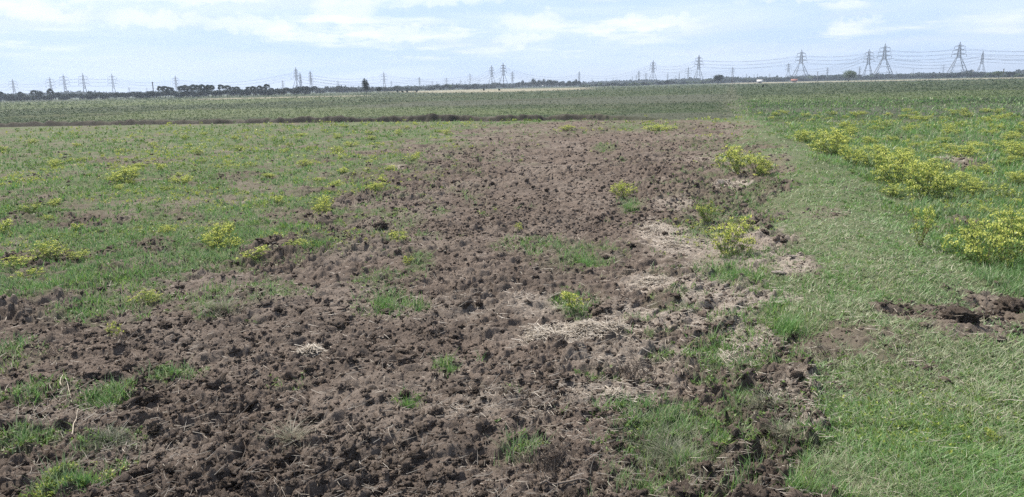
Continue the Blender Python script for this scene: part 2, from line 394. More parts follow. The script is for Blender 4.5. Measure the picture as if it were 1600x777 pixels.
def plain(name, col, col2=None, scale=20, rough=.8, bump=0.):
    M_ = Mat(name); b = M_.n('ShaderNodeBsdfPrincipled'); b.inputs['Roughness'].default_value = rough; b.inputs['Specular IOR Level'].default_value = .25
    tcn = M_.n('ShaderNodeTexCoord').outputs['Object']; f = M_.noise(scale, 6, .65, tcn)
    M_.l(M_.mix(M_.mr(f, .35, .65), col, col2 or col), b.inputs['Base Color'])
    if bump:
        bp = M_.n('ShaderNodeBump'); bp.inputs['Distance'].default_value = bump; M_.l(f, bp.inputs['Height']); M_.l(bp.outputs[0], b.inputs['Normal'])
    M_.l(b.outputs[0], M_.out.inputs[0]); return M_.m
SOIL_A, SOIL_B, SOIL_C = (.166, .131, .105), (.066, .052, .043), (.34, .29, .24)
def soil_color(M_, tcn):
    n = M_.noise(1.3, 6, .6, tcn, .4); n2 = M_.noise(11, 6, .7, tcn); n3 = M_.noise(60, 4, .7, tcn)
    c = M_.mix(M_.mr(n, .35, .68), SOIL_A, (.120, .095, .076))
    c = M_.mix(M_.mr(M_.noise(.55, 7, .65, tcn, .8), .48, .62, 0, .7), c, (.215, .178, .146))
    c = M_.mix(M_.mr(n2, .50, .75, 0, .75), c, SOIL_B)
    c = M_.mix(M_.mr(n3, .55, .80, 0, .55), c, SOIL_C)
    return c, n2, n3
gm = Mat("ground_soil"); tcn = gm.n('ShaderNodeTexCoord').outputs['Object']
c, n2, n3 = soil_color(gm, tcn)
dryc = gm.mix(gm.mr(gm.noise(25, 5, .7, tcn), .4, .65), (.47, .41, .34), (.27, .23, .19))
c = gm.mix(gm.math('MULTIPLY', gm.attr('straw'), .9), c, dryc)
thatch = gm.mix(gm.mr(gm.noise(18, 6, .75, tcn), .38, .64), (.080, .122, .050), (.140, .162, .080))
c = gm.mix(gm.math('MULTIPLY', gm.attr('green'), .85), c, thatch)
farveg = gm.mix(gm.mr(gm.noise(.9, 8, .75, tcn), .38, .62), (.042, .068, .036), (.075, .098, .050))
farveg = gm.mix(gm.mr(gm.noise(.05, 6, .6, tcn), .45, .62, 0, .6), farveg, (.095, .110, .060))
farveg = gm.mix(gm.math('MULTIPLY', gm.attr('light'), .8), farveg, (.115, .145, .068))
c = gm.mix(gm.attr('beyond'), c, farveg)
c = gm.mix(gm.math('MULTIPLY', gm.attr('dark'), .75), c, (.075, .085, .060))
c = gm.mix(gm.math('MULTIPLY', gm.attr('pale'), .85), c, (.27, .25, .17))
c = gm.mix(gm.attr('bank'), c, (.034, .034, .029))  # shade on the bund's near face and ditch, painted into the ground colour
b = gm.n('ShaderNodeBsdfPrincipled'); b.inputs['Roughness'].default_value = .95; b.inputs['Specular IOR Level'].default_value = .12
gm.l(c, b.inputs['Base Color'])
hh = gm.math('ADD', gm.math('MULTIPLY', gm.noise(38, 7, .72, tcn, .3), 1.0), gm.math('MULTIPLY', gm.noise(140, 4, .7, tcn), .35))
bp = gm.n('ShaderNodeBump'); bp.inputs['Strength'].default_value = .9; bp.inputs['Distance'].default_value = .02
gm.l(hh, bp.inputs['Height']); gm.l(bp.outputs[0], b.inputs['Normal']); gm.l(b.outputs[0], gm.out.inputs[0])
GROUND = gm.m
cm = Mat("clod_soil"); tcn = cm.n('ShaderNodeTexCoord').outputs['Object']; c, _, _ = soil_color(cm, tcn)
tn = cm.attr('tint'); c = cm.mix(cm.mr(tn, 0, 1, 0, .6), c, (.30, .235, .19))
b = cm.n('ShaderNodeBsdfPrincipled'); b.inputs['Roughness'].default_value = .95; b.inputs['Specular IOR Level'].default_value = .12
cm.l(c, b.inputs['Base Color']); bp = cm.n('ShaderNodeBump'); bp.inputs['Distance'].default_value = .02
cm.l(cm.noise(110, 6, .8, tcn, .4), bp.inputs['Height']); cm.l(bp.outputs[0], b.inputs['Normal']); cm.l(b.outputs[0], cm.out.inputs[0])
CLOD = cm.m
# tint: 0 straw, .25 dry green, .5 green, .75 fresh green, 1 yellow green
GRASS = leaf_mat("grass_blades", [(0, (.43, .41, .28)), (.22, (.31, .37, .20)), (.45, (.195, .31, .125)), (.72, (.15, .30, .085)), (1, (.31, .40, .09))], .35)
MATG = leaf_mat("dry_grass", [(0, (.33, .30, .22)), (.5, (.165, .185, .12)), (1, (.09, .12, .065))], .25)
STRAWM = leaf_mat("straw", [(0, (.25, .21, .17)), (.5, (.41, .36, .29)), (1, (.60, .54, .45))], .15)
FARV = leaf_mat("far_weeds", [(0, (.032, .048, .032)), (.4, (.046, .080, .040)), (.75, (.080, .125, .050)), (1, (.17, .21, .06))], .25)
WLEAF = leaf_mat("weed_leaves", [(0, (.08, .13, .04)), (.5, (.17, .25, .06)), (1, (.34, .40, .08))], .45)
WFLOW = leaf_mat("weed_flowers", [(0, (.40, .47, .13)), (.5, (.70, .73, .19)), (1, (.90, .86, .26))], .5)
WSTEM = plain("weed_stems", (.16, .13, .07), (.12, .16, .06))
WRED = plain("red_weed_stems", (.22, .10, .07), (.16, .12, .06))
TWIG = plain("dead_twigs", (.11, .085, .07), (.20, .165, .13), 60)
BARK = plain("bark", (.10, .085, .07), (.16, .14, .12), 3)
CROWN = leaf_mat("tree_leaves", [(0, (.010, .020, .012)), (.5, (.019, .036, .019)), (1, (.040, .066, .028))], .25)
CROWN2 = leaf_mat("pale_tree_leaves", [(0, (.050, .080, .030)), (.5, (.085, .125, .040)), (1, (.14, .18, .055))], .3)
STEEL = plain("galvanised_steel", (.20, .22, .24), (.26, .28, .30), .6, .6)
CABLE = plain("cable_aluminium", (.16, .17, .19), (.2, .21, .23), 1, .6)
WHITEW = plain("whitewash", (.78, .76, .72), (.7, .68, .64), 1)
TILE = plain("red_roof", (.36, .17, .13), (.28, .13, .10), 2)
WOODP = plain("post_wood", (.14, .12, .11), (.2, .17, .15), 5)

# ------------------------------------------------------------------ ground sheet
half = R(45)
th = np.concatenate([np.arange(-half, half, .0018), np.linspace(half, 2 * math.pi - half, 70)[:-1]])
def geo(a, b, q):
    n = int(math.ceil(math.log(b / a) / q)); return a * np.exp(np.arange(n) * math.log(b / a) / n)
rr = np.concatenate([geo(.9, 2.2, .008), geo(2.2, 45, .0026), geo(45, 420, .005), geo(420, 7600, .03), [7600]])
nr, nc = len(rr), len(th)
X = (rr[:, None] * np.sin(th)[None]).ravel(); Y = (rr[:, None] * np.cos(th)[None]).ravel()
p = plan(X, Y); Z = height(X, Y, p)
i = np.arange((nr - 1) * nc); a = i; row = i // nc; colm = i % nc; nx = row * nc + (colm + 1) % nc
quads = np.stack([a, nx, nx + nc, a + nc], 1)
V = np.stack([X, Y, Z], 1); V = np.vstack([V, [0, 0, Z[:nc].mean()]])
tri = np.stack([np.full(nc, len(V) - 1), (np.arange(nc) + 1) % nc, np.arange(nc)], 1)
ap = lambda v: np.append(v, 0)
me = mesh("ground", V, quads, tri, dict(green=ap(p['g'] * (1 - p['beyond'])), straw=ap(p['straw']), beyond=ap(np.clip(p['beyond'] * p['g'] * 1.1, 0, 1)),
          pale=ap(p['pale']), dark=ap(p['dark']), light=ap(p['light']), bank=ap(np.clip(p['bund'], 0, 1) * .85)), (GROUND,), smooth=True)  # bank: mask of the painted shade along the bund
ground = tag(link("ground", me), "ploughed brown soil and grass of the flat farm field", "ground", kind='structure')
del p, X, Y, Z, V, quads

# ------------------------------------------------------------------ scatter helpers
def screen_scatter(n, r0, r1, spread=R(40)):
    u = rng.random(n); r = 1 / (1 / r1 + u * (1 / r0 - 1 / r1)); t = np.arctan((rng.random(n) * 2 - 1) * math.tan(spread))
    return r * np.sin(t), r * np.cos(t)
def blades(x, y, z, hgt, wid, lean, tint, yaw=None, curl=.5, flat=0.):
    """curved three-segment blades; lean = horizontal reach / height"""
    n = len(x); yaw = rng.random(n) * 2 * math.pi if yaw is None else yaw
    dx, dy = np.cos(yaw), np.sin(yaw); sx, sy = -dy, dx
    # face width roughly random
    tw = yaw + math.pi / 2 + (rng.random(n) - .5) * 1.6; sx, sy = np.cos(tw), np.sin(tw)
    out = []; ts = (0, .45, .8, 1)
    for t in ts:
        reach = lean * hgt * (t ** (1 + curl)); zz = hgt * (t - flat * t * t)
        ww = wid * (1 - t ** 1.6) * .5
        cx, cy, cz = x + dx * reach, y + dy * reach, z + zz
        if t == 1: out.append(np.stack([cx, cy, cz], 1))
        else:
            out.append(np.stack([cx - sx * ww, cy - sy * ww, cz], 1)); out.append(np.stack([cx + sx * ww, cy + sy * ww, cz], 1))
    V = np.stack(out, 1).reshape(-1, 3); b = np.arange(n)[:, None] * 7
    q = np.concatenate([b + [0, 1, 3, 2], b + [2, 3, 5, 4]]); t = b + [4, 5, 6]
    return V, q, t, np.repeat(tint, 7)
def join(parts):
    Vs, qs, ts, at, o = [], [], [], [], 0
    for V, q, t, a in parts:
        Vs.append(V); at.append(a)
        if q is not None and len(q): qs.append(q + o)
        if t is not None and len(t): ts.append(t + o)
        o += len(V)
    return np.vstack(Vs), (np.vstack(qs) if qs else None), (np.vstack(ts) if ts else None), np.concatenate(at)
def lod_w(r, w0, k=.0012): return np.maximum(w0, k * r)

# --- short grass of the left field and of the patches in the ploughed strip
def grass_object(name, n, r0, r1, choose, label, cat, style):
    x, y = screen_scatter(n, r0, r1)
    p = plan(x, y); keep = rng.random(n) < choose(p)
    x, y = x[keep], y[keep]; p = {k: v[keep] for k, v in p.items()}
    z = height(x, y, p)
    V, q, t, a = style(x, y, z, p)
    o = link(name, mesh(name, V, q, t, {'tint': np.clip(a, 0, 1)}, (GRASS,)))
    return tag(o, label, cat, kind='stuff')
def tufted(x, y, z, p, k, hmin, hmax, base, dry, wid, leanmax=1.2):
    r = p['r']; n = len(x)
    big = fbm(x * 1.7, y * 1.7, 91, 3); fresh = ss(.35, .65, fbm(x * 1.1, y * 1.1, 119, 4, .6))
    out = []
    for j in range(k):
        sp = lod_w(r, .012, .0022)
        ox, oy = (rng.normal(size=n)) * sp, (rng.normal(size=n)) * sp
        h = (hmin + (hmax - hmin) * rng.random(n) ** 1.6) * (.55 + .9 * big) * (1 + np.clip(r - 8, 0, 40) * .02)
        tint = base + .28 * (fresh - .5) + .12 * rng.normal(size=n)
        tint = np.where(rng.random(n) < dry(p), rng.random(n) * .25, tint)
        out.append(blades(x + ox, y + oy, z - .006, h, lod_w(r, wid) * (.7 + .6 * rng.random(n)), rng.random(n) * leanmax, tint))
    return join(out)
grass_object("field_grass", 150000, 2.2, 40, lambda p: (p['g'] ** 1.3) * (1 - p['lev']) * (1 - p['right']) * (1 - p['beyond']) ,
             "short green grass covering the left of the ploughed field and scattered patches", "grass",
             lambda x, y, z, p: tufted(x, y, z, p, 4, .02, .085, .60, lambda p: .13 + .2 * p['soil'], .0030))
grass_object("bank_grass", 120000, 2.2, 60, lambda p: np.clip(p['g'], 0, 1) * p['lev'],
             "pale green fine grass covering the low bank on the right", "grass",
             lambda x, y, z, p: tufted(x, y, z, p, 7, .012, .048, .53, lambda p: .16 + .5 * ss(.42, .62, p['n1'] * .5 + p['n2'] * .5), .0022, 2.2))
grass_object("meadow_grass", 100000, 4.5, 70, lambda p: p['g'] * p['right'],
             "green grass among yellow weeds right of the grassy bank", "grass",
             lambda x, y, z, p: tufted(x, y, z, p, 5, .03, .11, .60, lambda p: .14 + 0 * p['r'], .0034))

# --- low leafy plants: small rhombic leaves in rosettes
def rosettes(x, y, z, r, n_leaf, size, tint):
    out = []; n = len(x)
    for j in range(n_leaf):
        yaw = rng.random(n) * 2 * math.pi; el = rng.random(n) * 1.2; s = size * (.5 + .8 * rng.random(n))
        d = np.stack([np.cos(yaw) * np.cos(el), np.sin(yaw) * np.cos(el), np.sin(el)], 1)
        sd_ = np.stack([-np.sin(yaw), np.cos(yaw), (rng.random(n) - .5) * .8], 1)
        o = np.stack([x, y, z], 1) + (rng.random((n, 3)) - [.5, .5, 0]) * size[:, None] * [1.6, 1.6, 1.1]
        s_ = s[:, None]
        q4 = np.stack([o, o + d * s_ * .5 + sd_ * s_ * .28, o + d * s_, o + d * s_ * .5 - sd_ * s_ * .28], 1)
        out.append((q4.reshape(-1, 3), np.arange(n * 4).reshape(-1, 4), None, np.repeat(np.clip(tint + .12 * rng.normal(size=n), 0, 1), 4)))
    return join(out)
x, y = screen_scatter(75000, 3, 45); p = plan(x, y)
k = rng.random(len(x)) < p['g'] * (1 - p['lev'] * .85) * (.30 + .70 * ss(.42, .58, fbm(x * .8, y * .8, 611, 3))) * (1 - p['beyond'])
x, y = x[k], y[k]; p = {a: v[k] for a, v in p.items()}; z = height(x, y, p)
V, q, t, a = rosettes(x, y, z, p['r'], 9, lod_w(p['r'], .016, .0024), .55 + .5 * ss(.4, .7, fbm(x * .5, y * .5, 677, 3)) + 0 * x)
WL2 = leaf_mat("ground_leaves", [(0, (.06, .10, .035)), (.5, (.11, .19, .05)), (.85, (.20, .28, .06)), (1, (.38, .42, .08))], .35)
tag(link("leafy_ground_cover", mesh("leafy_ground_cover", V, q, t, {'tint': a}, (WL2,))), "low leafy green and yellowish plants mixed in the field grass", "ground cover", kind='stuff')

# --- crop weeds of the plots beyond the dark bank
x, y = screen_scatter(150000, 27, 420); p = plan(x, y)
k = (rng.random(len(x)) < np.clip(p['g'] + .1, 0, 1) * (1 - .6 * p['dark']) * (1 - p['pale'])) & (p['beyond'] > .5) & ((y - p['by'] > .3) | (p['right'] > .5))
x, y = x[k], y[k]; p = {a: v[k] for a, v in p.items()}; z = height(x, y, p)
tn = .27 + 1.0 * (fbm(x * .035, y * .035, 701, 5, .6) - .45) + .5 * (fbm(x * .8, y * .8, 703, 3) - .5) + .25 * p['right'] * ss(60, 28, p['r']) + .30 * p['light'] - .2 * p['dark']
V, q, t, a = rosettes(x, y, z, p['r'], 6, lod_w(p['r'], .03, .00085) * (.5 + .9 * rng.random(len(x))), tn)
tag(link("far_field_weeds", mesh("far_field_weeds", V, q, t, {'tint': a}, (FARV,))), "dark green low weeds carpeting the plots beyond the earth bank with painted shade", "ground cover", kind='stuff')

# --- loose crumbs of soil
def rock(seed, sub=2, rough=.35):
    import bmesh
    bm = bmesh.new(); bmesh.ops.create_icosphere(bm, subdivisions=sub + 1, radius=1.0)
    v = np.array([q.co[:] for q in bm.verts]); f = np.array([[q.index for q in fc.verts] for fc in bm.faces]); bm.free()
    s = 1.3 + seed * .37
    d = fbm(v[:, 0] * s + 5 + seed * 3, v[:, 1] * s + v[:, 2] * 1.7 + 3, 900 + seed, 3) + .35 * fbm(v[:, 2] * 4 + seed, v[:, 0] * 4 + v[:, 1] * 3, 940 + seed, 3)
    d2, _, _ = wor(v[:, 0] * 2.1 + v[:, 2] * 1.3 + 4, v[:, 1] * 2.1 - v[:, 2] * 1.3 + 8, 960 + seed)
    v = v * (1 + rough * (d - .75) * 2 - rough * .5 * d2)[:, None]
    return v, f
def scatter_rocks(x, y, z, size, protos, tint):
    out = []; which = rng.integers(0, len(protos), len(x))
    for i_, (v, f) in enumerate(protos):
        k = which == i_; n = k.sum()
        if not n: continue
        yaw = rng.random(n) * 6.283; c, s = np.cos(yaw), np.sin(yaw); sc = size[k][:, None] * (.65 + .7 * rng.random((n, 3))) * [1, 1, .75]
        W = v[None] * sc[:, None]; Wx = W[..., 0] * c[:, None] - W[..., 1] * s[:, None]; Wy = W[..., 0] * s[:, None] + W[..., 1] * c[:, None]
        P = np.stack([Wx + x[k][:, None], Wy + y[k][:, None], W[..., 2] + z[k][:, None]], 2).reshape(-1, 3)
        out.append((P, None, (f[None] + (np.arange(n) * len(v))[:, None, None]).reshape(-1, 3), np.repeat(tint[k], len(v))))
    return join(out)
def crumbs(name, n, r0, r1, sub, base, k_, label, sig=.5):
    x, y = screen_scatter(n, r0, r1); p = plan(x, y)
    k = rng.random(n) < np.clip(p['soil'] * (1 - p['g']) + p['bare'] * .8 + .06 * (1 - p['lev']), 0, 1) * (.35 + .65 * ss(.35, .6, fbm(x * 1.3, y * 1.3, 81, 3)))
    x, y = x[k], y[k]; p = {a: v[k] for a, v in p.items()}; z = height(x, y, p)
    sz = np.minimum(lod_w(p['r'], base, k_) * np.exp(rng.normal(size=len(x)) * sig), .055)
    V, q, t, a = scatter_rocks(x, y, z + sz * .02, sz, [rock(i_, sub, .85) for i_ in range(10)], rng.random(len(x)) ** 2)
    tag(link(name, mesh(name, V, q, t, {'tint': a}, (CLOD,), smooth=sub > 0)), label, "soil", kind='stuff')
crumbs("soil_crumbs", 85000, 2.2, 9, 1, .0042, .0009, "fine loose crumbled brown soil covering the near part of the ploughed strip", .55)
crumbs("soil_lumps", 26000, 2.2, 20, 2, .0125, .0019, "knobbly palm-sized lumps of brown soil scattered over the ploughed strip", .5)
crumbs("soil_crumbs_beyond", 70000, 8, 36, 1 - 1, .012, .0016, "loose brown clods covering the far part of the ploughed strip")

# --- dead stalks and straw fibres lying on the soil
x, y = screen_scatter(110000, 2.2, 30); p = plan(x, y)
k = rng.random(len(x)) < np.clip(p['straw'] * 1.3 + .05 * p['soil'] + .12 * p['lev'] + .03 + .08 * p['soil'] + .20 * p['soil'] * ss(-.8, 1, x) * ss(.4, .6, p['n1']), 0, 1)
x, y = x[k], y[k]; p = {a: v[k] for a, v in p.items()}; z = height(x, y, p); n = len(x)
ln = (.015 + .075 * rng.random(n) ** 2.5) * (1 + p['r'] * .03)
V, q, t, a = blades(x, y, z + .004 + .012 * rng.random(n), ln * .18 * rng.random(n), lod_w(p['r'], .0016, .0005), 0 * x, rng.random(n) * .8 + .25 * p['straw'])
V = V.reshape(n, 7, 3); yaw = rng.random(n) * 6.283; d = np.stack([np.cos(yaw), np.sin(yaw), (rng.random(n) - .35) * .6], 1)
sde = np.stack([-np.sin(yaw), np.cos(yaw), 0 * yaw], 1); base = np.stack([x, y, z + .006 + .012 * rng.random(n)], 1)
wd = lod_w(p['r'], .0016, .0005); bend = (rng.random(n) - .5) * .5
for j, (tt, sg) in enumerate(((0, -1), (0, 1), (.45, -1), (.45, 1), (.8, -1), (.8, 1), (1, 0))):
    V[:, j] = base + d * (ln * tt)[:, None] + sde * (wd * sg * .5 * (1 if tt < .7 else .7) + bend * ln * tt * tt)[:, None] + np.array([0, 0, .0006]) * (sg + 1)
V = V.reshape(-1, 3)
tag(link("scattered_straw", mesh("scattered_straw", V, q, t, {'tint': np.clip(a, 0, 1)}, (STRAWM,))), "thin pale dead stalks and straw littering the ploughed soil", "straw", kind='stuff')

def zat(x, y): return float(height(np.array([x], float), np.array([y], float))[0])
def spot(px, py):
    c = G(px, py); return float(c[0]), float(c[1]), zat(c[0], c[1])
def empty(name, loc):
    o = bpy.data.objects.new(name, None); COL.objects.link(o); o.location = loc; o.empty_display_size = .1; return o

# ------------------------------------------------------------------ large clods lying loose
clod_me = []
for i_ in range(6):
    v, f = rock(20 + i_, 3, .5); v = v * [1, .85, .62]
    clod_me.append(mesh("soil_clod", v, None, f, {'tint': np.full(len(v), .15)}, (CLOD,), smooth=True))
NAMED_CLODS = [(1492, 548, 46, "large rough reddish clod beside the dark hole in the grassy bank"),
               (1530, 528, 22, "rounded dark clod just right of the largest clod on the bank"),
               (1578, 495, 44, "dark dug clod at the right edge on the grassy bank"),
               (1555, 500, 24, "small dark clod left of the clod at the right edge"),
               (258, 520, 26, "dark upright clod in the soil near the small yellow seedling"),
               (595, 355, 22, "dark clod beside grass at the left edge of the ploughed strip"),
               (1190, 378, 20, "rough clod just right of the nearest yellow bush on the soil"),
               (425, 386, 20, "brown clod lying in the left grass away from the soil strip")
               ]
for px, py, wpx, lab in NAMED_CLODS:
    x0, y0, z0 = spot(px, py); o = link("soil_clod", random.choice(clod_me)); s = wpx / FPX * math.hypot(y0, x0) / 2
    o.location = (x0, y0, z0 + s * .15); o.scale = (s, s, s); o.rotation_euler = (0, 0, random.random() * 6)
    tag(o, lab, "clod", "large clods of earth")
x, y = screen_scatter(1500, 2.6, 16, R(35)); p = plan(x, y); k = (p['soil'] * (1 - p['g']) > .6); x, y = x[k][:90], y[k][:90]
for x0, y0 in zip(x, y):
    o = link("soil_clod", random.choice(clod_me)); r0 = math.hypot(x0, y0); s = random.uniform(.014, .030) * (1 + r0 * .07)
    o.location = (x0, y0, zat(x0, y0) + s * .2); o.scale = (s * random.uniform(.8, 1.4), s, s * random.uniform(.8, 1.2)); o.rotation_euler = (random.uniform(-.3, .3), 0, random.random() * 6)
    tag(o, "loose fist-sized brown clod lying on the ploughed strip", "clod", "loose clods on the ploughed strip")

# ------------------------------------------------------------------ yellow flowering weeds
def stem_mesh(segs, rad):
    Vs, F = [], []
    for p0, p1, r0, r1 in segs:
        p0 = np.array(p0); p1 = np.array(p1); d = p1 - p0; d /= np.linalg.norm(d) + 1e-9
        a = np.cross(d, [0.3, .1, 1]); a /= np.linalg.norm(a) + 1e-9; b_ = np.cross(d, a); o = len(Vs)
        for pc, rr_ in ((p0, r0), (p1, r1)):
            for k_ in range(3):
                t_ = k_ * 2.094; Vs.append(pc + (a * math.cos(t_) + b_ * math.sin(t_)) * rr_ * rad)
        for k_ in range(3): F.append((o + k_, o + (k_ + 1) % 3, o + 3 + (k_ + 1) % 3, o + 3 + k_))
    return np.array(Vs), np.array(F)
def quad_leaves(c, n_dir, size, aspect, tint):
    n = len(c); d = n_dir / (np.linalg.norm(n_dir, axis=1)[:, None] + 1e-9)
    a = np.cross(d, rng.normal(size=(n, 3))); a /= np.linalg.norm(a, axis=1)[:, None] + 1e-9
    s = size[:, None]
    P = np.stack([c, c + d * s * .5 + a * s * aspect, c + d * s, c + d * s * .5 - a * s * aspect], 1).reshape(-1, 3)
    return P, np.arange(n * 4).reshape(-1, 4), np.repeat(np.clip(tint, 0, 1), 4)
def weed(seed, n_stem, spread, flowers, leaf=.05, stemmat=WSTEM, fl=.030):
    """unit sized bush, about 1 wide, 0.75 high"""
    rs = np.random.default_rng(seed); segs = []; ends = []; lc = []; ld = []
    for s in range(n_stem):
        ya = rs.random() * 6.283; ti = spread * math.sqrt(rs.random()); ln = .55 + .25 * rs.random()
        d = np.array([math.cos(ya) * math.sin(ti), math.sin(ya) * math.sin(ti), math.cos(ti)])
        p0 = np.array([rs.normal() * .04, rs.normal() * .04, -.03]); mid = p0 + d * ln * .55 + np.array([0, 0, .03]); end = p0 + d * ln * .92 + np.array([0, 0, .07])
        segs += [(p0, mid, 1, .7), (mid, end, .7, .4)]; ends.append(end)
        for b_ in range(4):
            t_ = rs.random() * .5 + .3; o = p0 + (end - p0) * t_; e = o + (d * .6 + rs.normal(size=3) * .5 + [0, 0, .35]) * .20
            segs.append((o, e, .5, .3)); ends.append(e)
        for b_ in range(16):
            t_ = rs.random() * .85 + .12; o = p0 + (end - p0) * t_ + rs.normal(size=3) * .02; lc.append(o); ld.append(d * .4 + rs.normal(size=3) * .7 + [0, 0, .2])
    Vs, F = stem_mesh(segs, .006)
    ends = np.array(ends); lc = np.array(lc); ld = np.array(ld)
    for e in ends:
        pass
    k = 6; ec = np.repeat(ends, k, 0) + rs.normal(size=(len(ends) * k, 3)) * [.035, .035, .03]
    lc = np.vstack([lc, ec]); ld = np.vstack([ld, rs.normal(size=ec.shape) + [0, 0, .4]])
    P, Q, T = quad_leaves(lc, ld, leaf * (.6 + .8 * rs.random(len(lc))), .22, .5 + .3 * rs.normal(size=len(lc)) + .6 * (lc[:, 2] - .4))
    sel = ends[rs.random(len(ends)) < flowers]
    if len(sel) < 3: sel = ends[:3]
    kf = 14; fc = np.repeat(sel, kf, 0) + rs.normal(size=(len(sel) * kf, 3)) * [.032, .032, .016] + [0, 0, .025]
    P2, Q2, T2 = quad_leaves(fc, rs.normal(size=fc.shape) * [1, 1, .5] + [0, 0, .35], fl * (.6 + .8 * rs.random(len(fc))), .42, .5 + .3 * rs.normal(size=len(fc)))
    return mesh("stems", Vs, F, None, None, (stemmat,)), mesh("leaves", P, Q, None, {'tint': T}, (WLEAF,)), mesh("flower_heads", P2, Q2, None, {'tint': T2}, (WFLOW,))
def weed_proto(*a, **k):
    ms = weed(*a, **k); return ms
WEEDS = {'bush': [weed_proto(1, 26, 1.25, .8), weed_proto(2, 30, 1.3, .85), weed_proto(3, 22, 1.2, .75)],
         'green': [weed_proto(4, 26, 1.2, .4), weed_proto(5, 22, 1.1, .3)],
         'thin': [weed_proto(6, 9, .9, .8, .07, WSTEM, .04), weed_proto(7, 7, .8, .8, .08, WSTEM, .045)],
         'red': [weed_proto(8, 9, .8, .7, .06, WRED, .03)]}
def put_weed(kind, px, py, wpx, hpx, label, group="yellow-green weeds in flower", name="flowering_weed", xy=None):
    """px, py: middle of the bush's foot in the photo; wpx, hpx: its size there"""
    if xy is None: x0, y0, z0 = spot(px, py); dist = math.hypot(math.hypot(x0, y0), EYE); sx = wpx / FPX * dist / 1.3; sz = hpx / FPX * dist / .80
    else: x0, y0, sx, sz = xy; z0 = zat(x0, y0)
    r = empty(name, (x0, y0, z0 - .005)); r.rotation_euler = (0, 0, random.random() * 6.283); r.scale = (sx, sx * random.uniform(.85, 1.1), sz)
    st, le, fl = random.choice(WEEDS[kind])
    for nm, m_ in (("stems", st), ("leaves", le), ("flower_heads", fl)): link(nm, m_, r)
    return tag(r, label, "weed", group)
for a in [('bush', 345, 383, 62, 42, "rounded yellow weed bush in the left grass, widest one left of the ploughed strip"),
          ('bush', 508, 330, 40, 32, "small yellow weed at the edge of the soil, right of the widest left bush"),
          ('bush', 975, 308, 40, 32, "compact bright yellow weed standing alone on the middle of the ploughed strip"),
          ('green', 1106, 352, 52, 36, "greener weed bush behind the nearest yellow bush on the soil"),
          ('bush', 1138, 403, 84, 60, "nearest yellow-green bush on the ploughed soil beside the grassy bank"),
          ('bush', 1150, 277, 62, 44, "left half of the wide yellow clump beside the far part of the bank"),
          ('bush', 1183, 280, 52, 36, "right half of the wide yellow clump, touching the dark soil heap"),
          ('thin', 180, 530, 26, 26, "single bright yellow-green seedling in brown soil at lower left"),
          ('green', 80, 402, 62, 30, "low yellowish weed patch at the left edge of the photograph"),
          ('green', 228, 482, 50, 22, "flat green weed with yellow tips above the small seedling"),
          ('bush', 197, 285, 55, 26, "yellow weed in the middle of the far left grass"),
          ('bush', 622, 374, 36, 22, "small yellow weed on the soil edge beside a dark clod"),
          ('thin', 897, 487, 56, 36, "yellow-topped weed growing just behind the pale straw pile"),
          ('thin', 810, 362, 20, 16, "tiny yellow weed in the soil behind the central grass patch"),
          ('bush', 1302, 240, 66, 40, "broad yellow bush, farthest large one along the bank"),
          ('bush', 1262, 222, 36, 22, "small yellow bush left of the broad farthest one along the bank"),
          ('bush', 1328, 264, 40, 30, "narrow yellow bush between the broad far one and the tall pair"),
          ('bush', 1362, 266, 52, 38, "loose yellow bush just left of the tall pair beside the bank"),
          ('bush', 1403, 288, 68, 52, "left one of the two tall yellow bushes beside the bank"),
          ('bush', 1447, 305, 80, 58, "right and largest one of the two tall yellow bushes beside the bank"),
          ('green', 1498, 300, 56, 26, "low greenish weed leaning out of the right tall bush"),
          ('green', 1395, 303, 44, 18, "low weed at the foot of the left tall bush"),
          ('bush', 1500, 250, 46, 26, "yellow bush behind the pale straw heap in the right meadow"),
          ('bush', 1538, 420, 96, 76, "big yellow-green bush at the right edge nearest the camera"),
          ('bush', 1585, 372, 70, 50, "yellow bush behind the big one at the right edge"),
          ('green', 1520, 392, 60, 40, "greener bush at the left foot of the big right-edge bush"),
          ('red', 1434, 398, 58, 62, "tall sparse weed with a reddish bare stem on the bank"),
          ('thin', 1568, 310, 32, 20, "small flat yellow weed in the meadow at the right edge"),
          ('bush', 1590, 290, 40, 20, "yellow weed cut by the right edge of the photograph"),
          ('bush', 1592, 250, 48, 24, "yellow bush far back at the right edge of the photograph"),
          ('thin', 1542, 756, 24, 26, "bright yellow-green seedling in the grass at lower right"),
          ('thin', 640, 412, 26, 18, "tiny weed with pale tips below the dark clod edge"),
          ('bush', 1032, 203, 50, 14, "bright yellow-green patch at the far end of the ploughed strip"),
          ('bush', 885, 204, 26, 10, "small yellow weed at the far left end of the ploughed strip")]:
    put_weed(*a)
def spaced(x, y, n, gap=.06):
    out = []
    for a_, b_ in zip(x, y):
        if all(math.hypot(a_ - u, b_ - v) > gap * math.hypot(a_, b_) for u, v in out): out.append((a_, b_))
        if len(out) >= n: break
    return [q[0] for q in out], [q[1] for q in out]
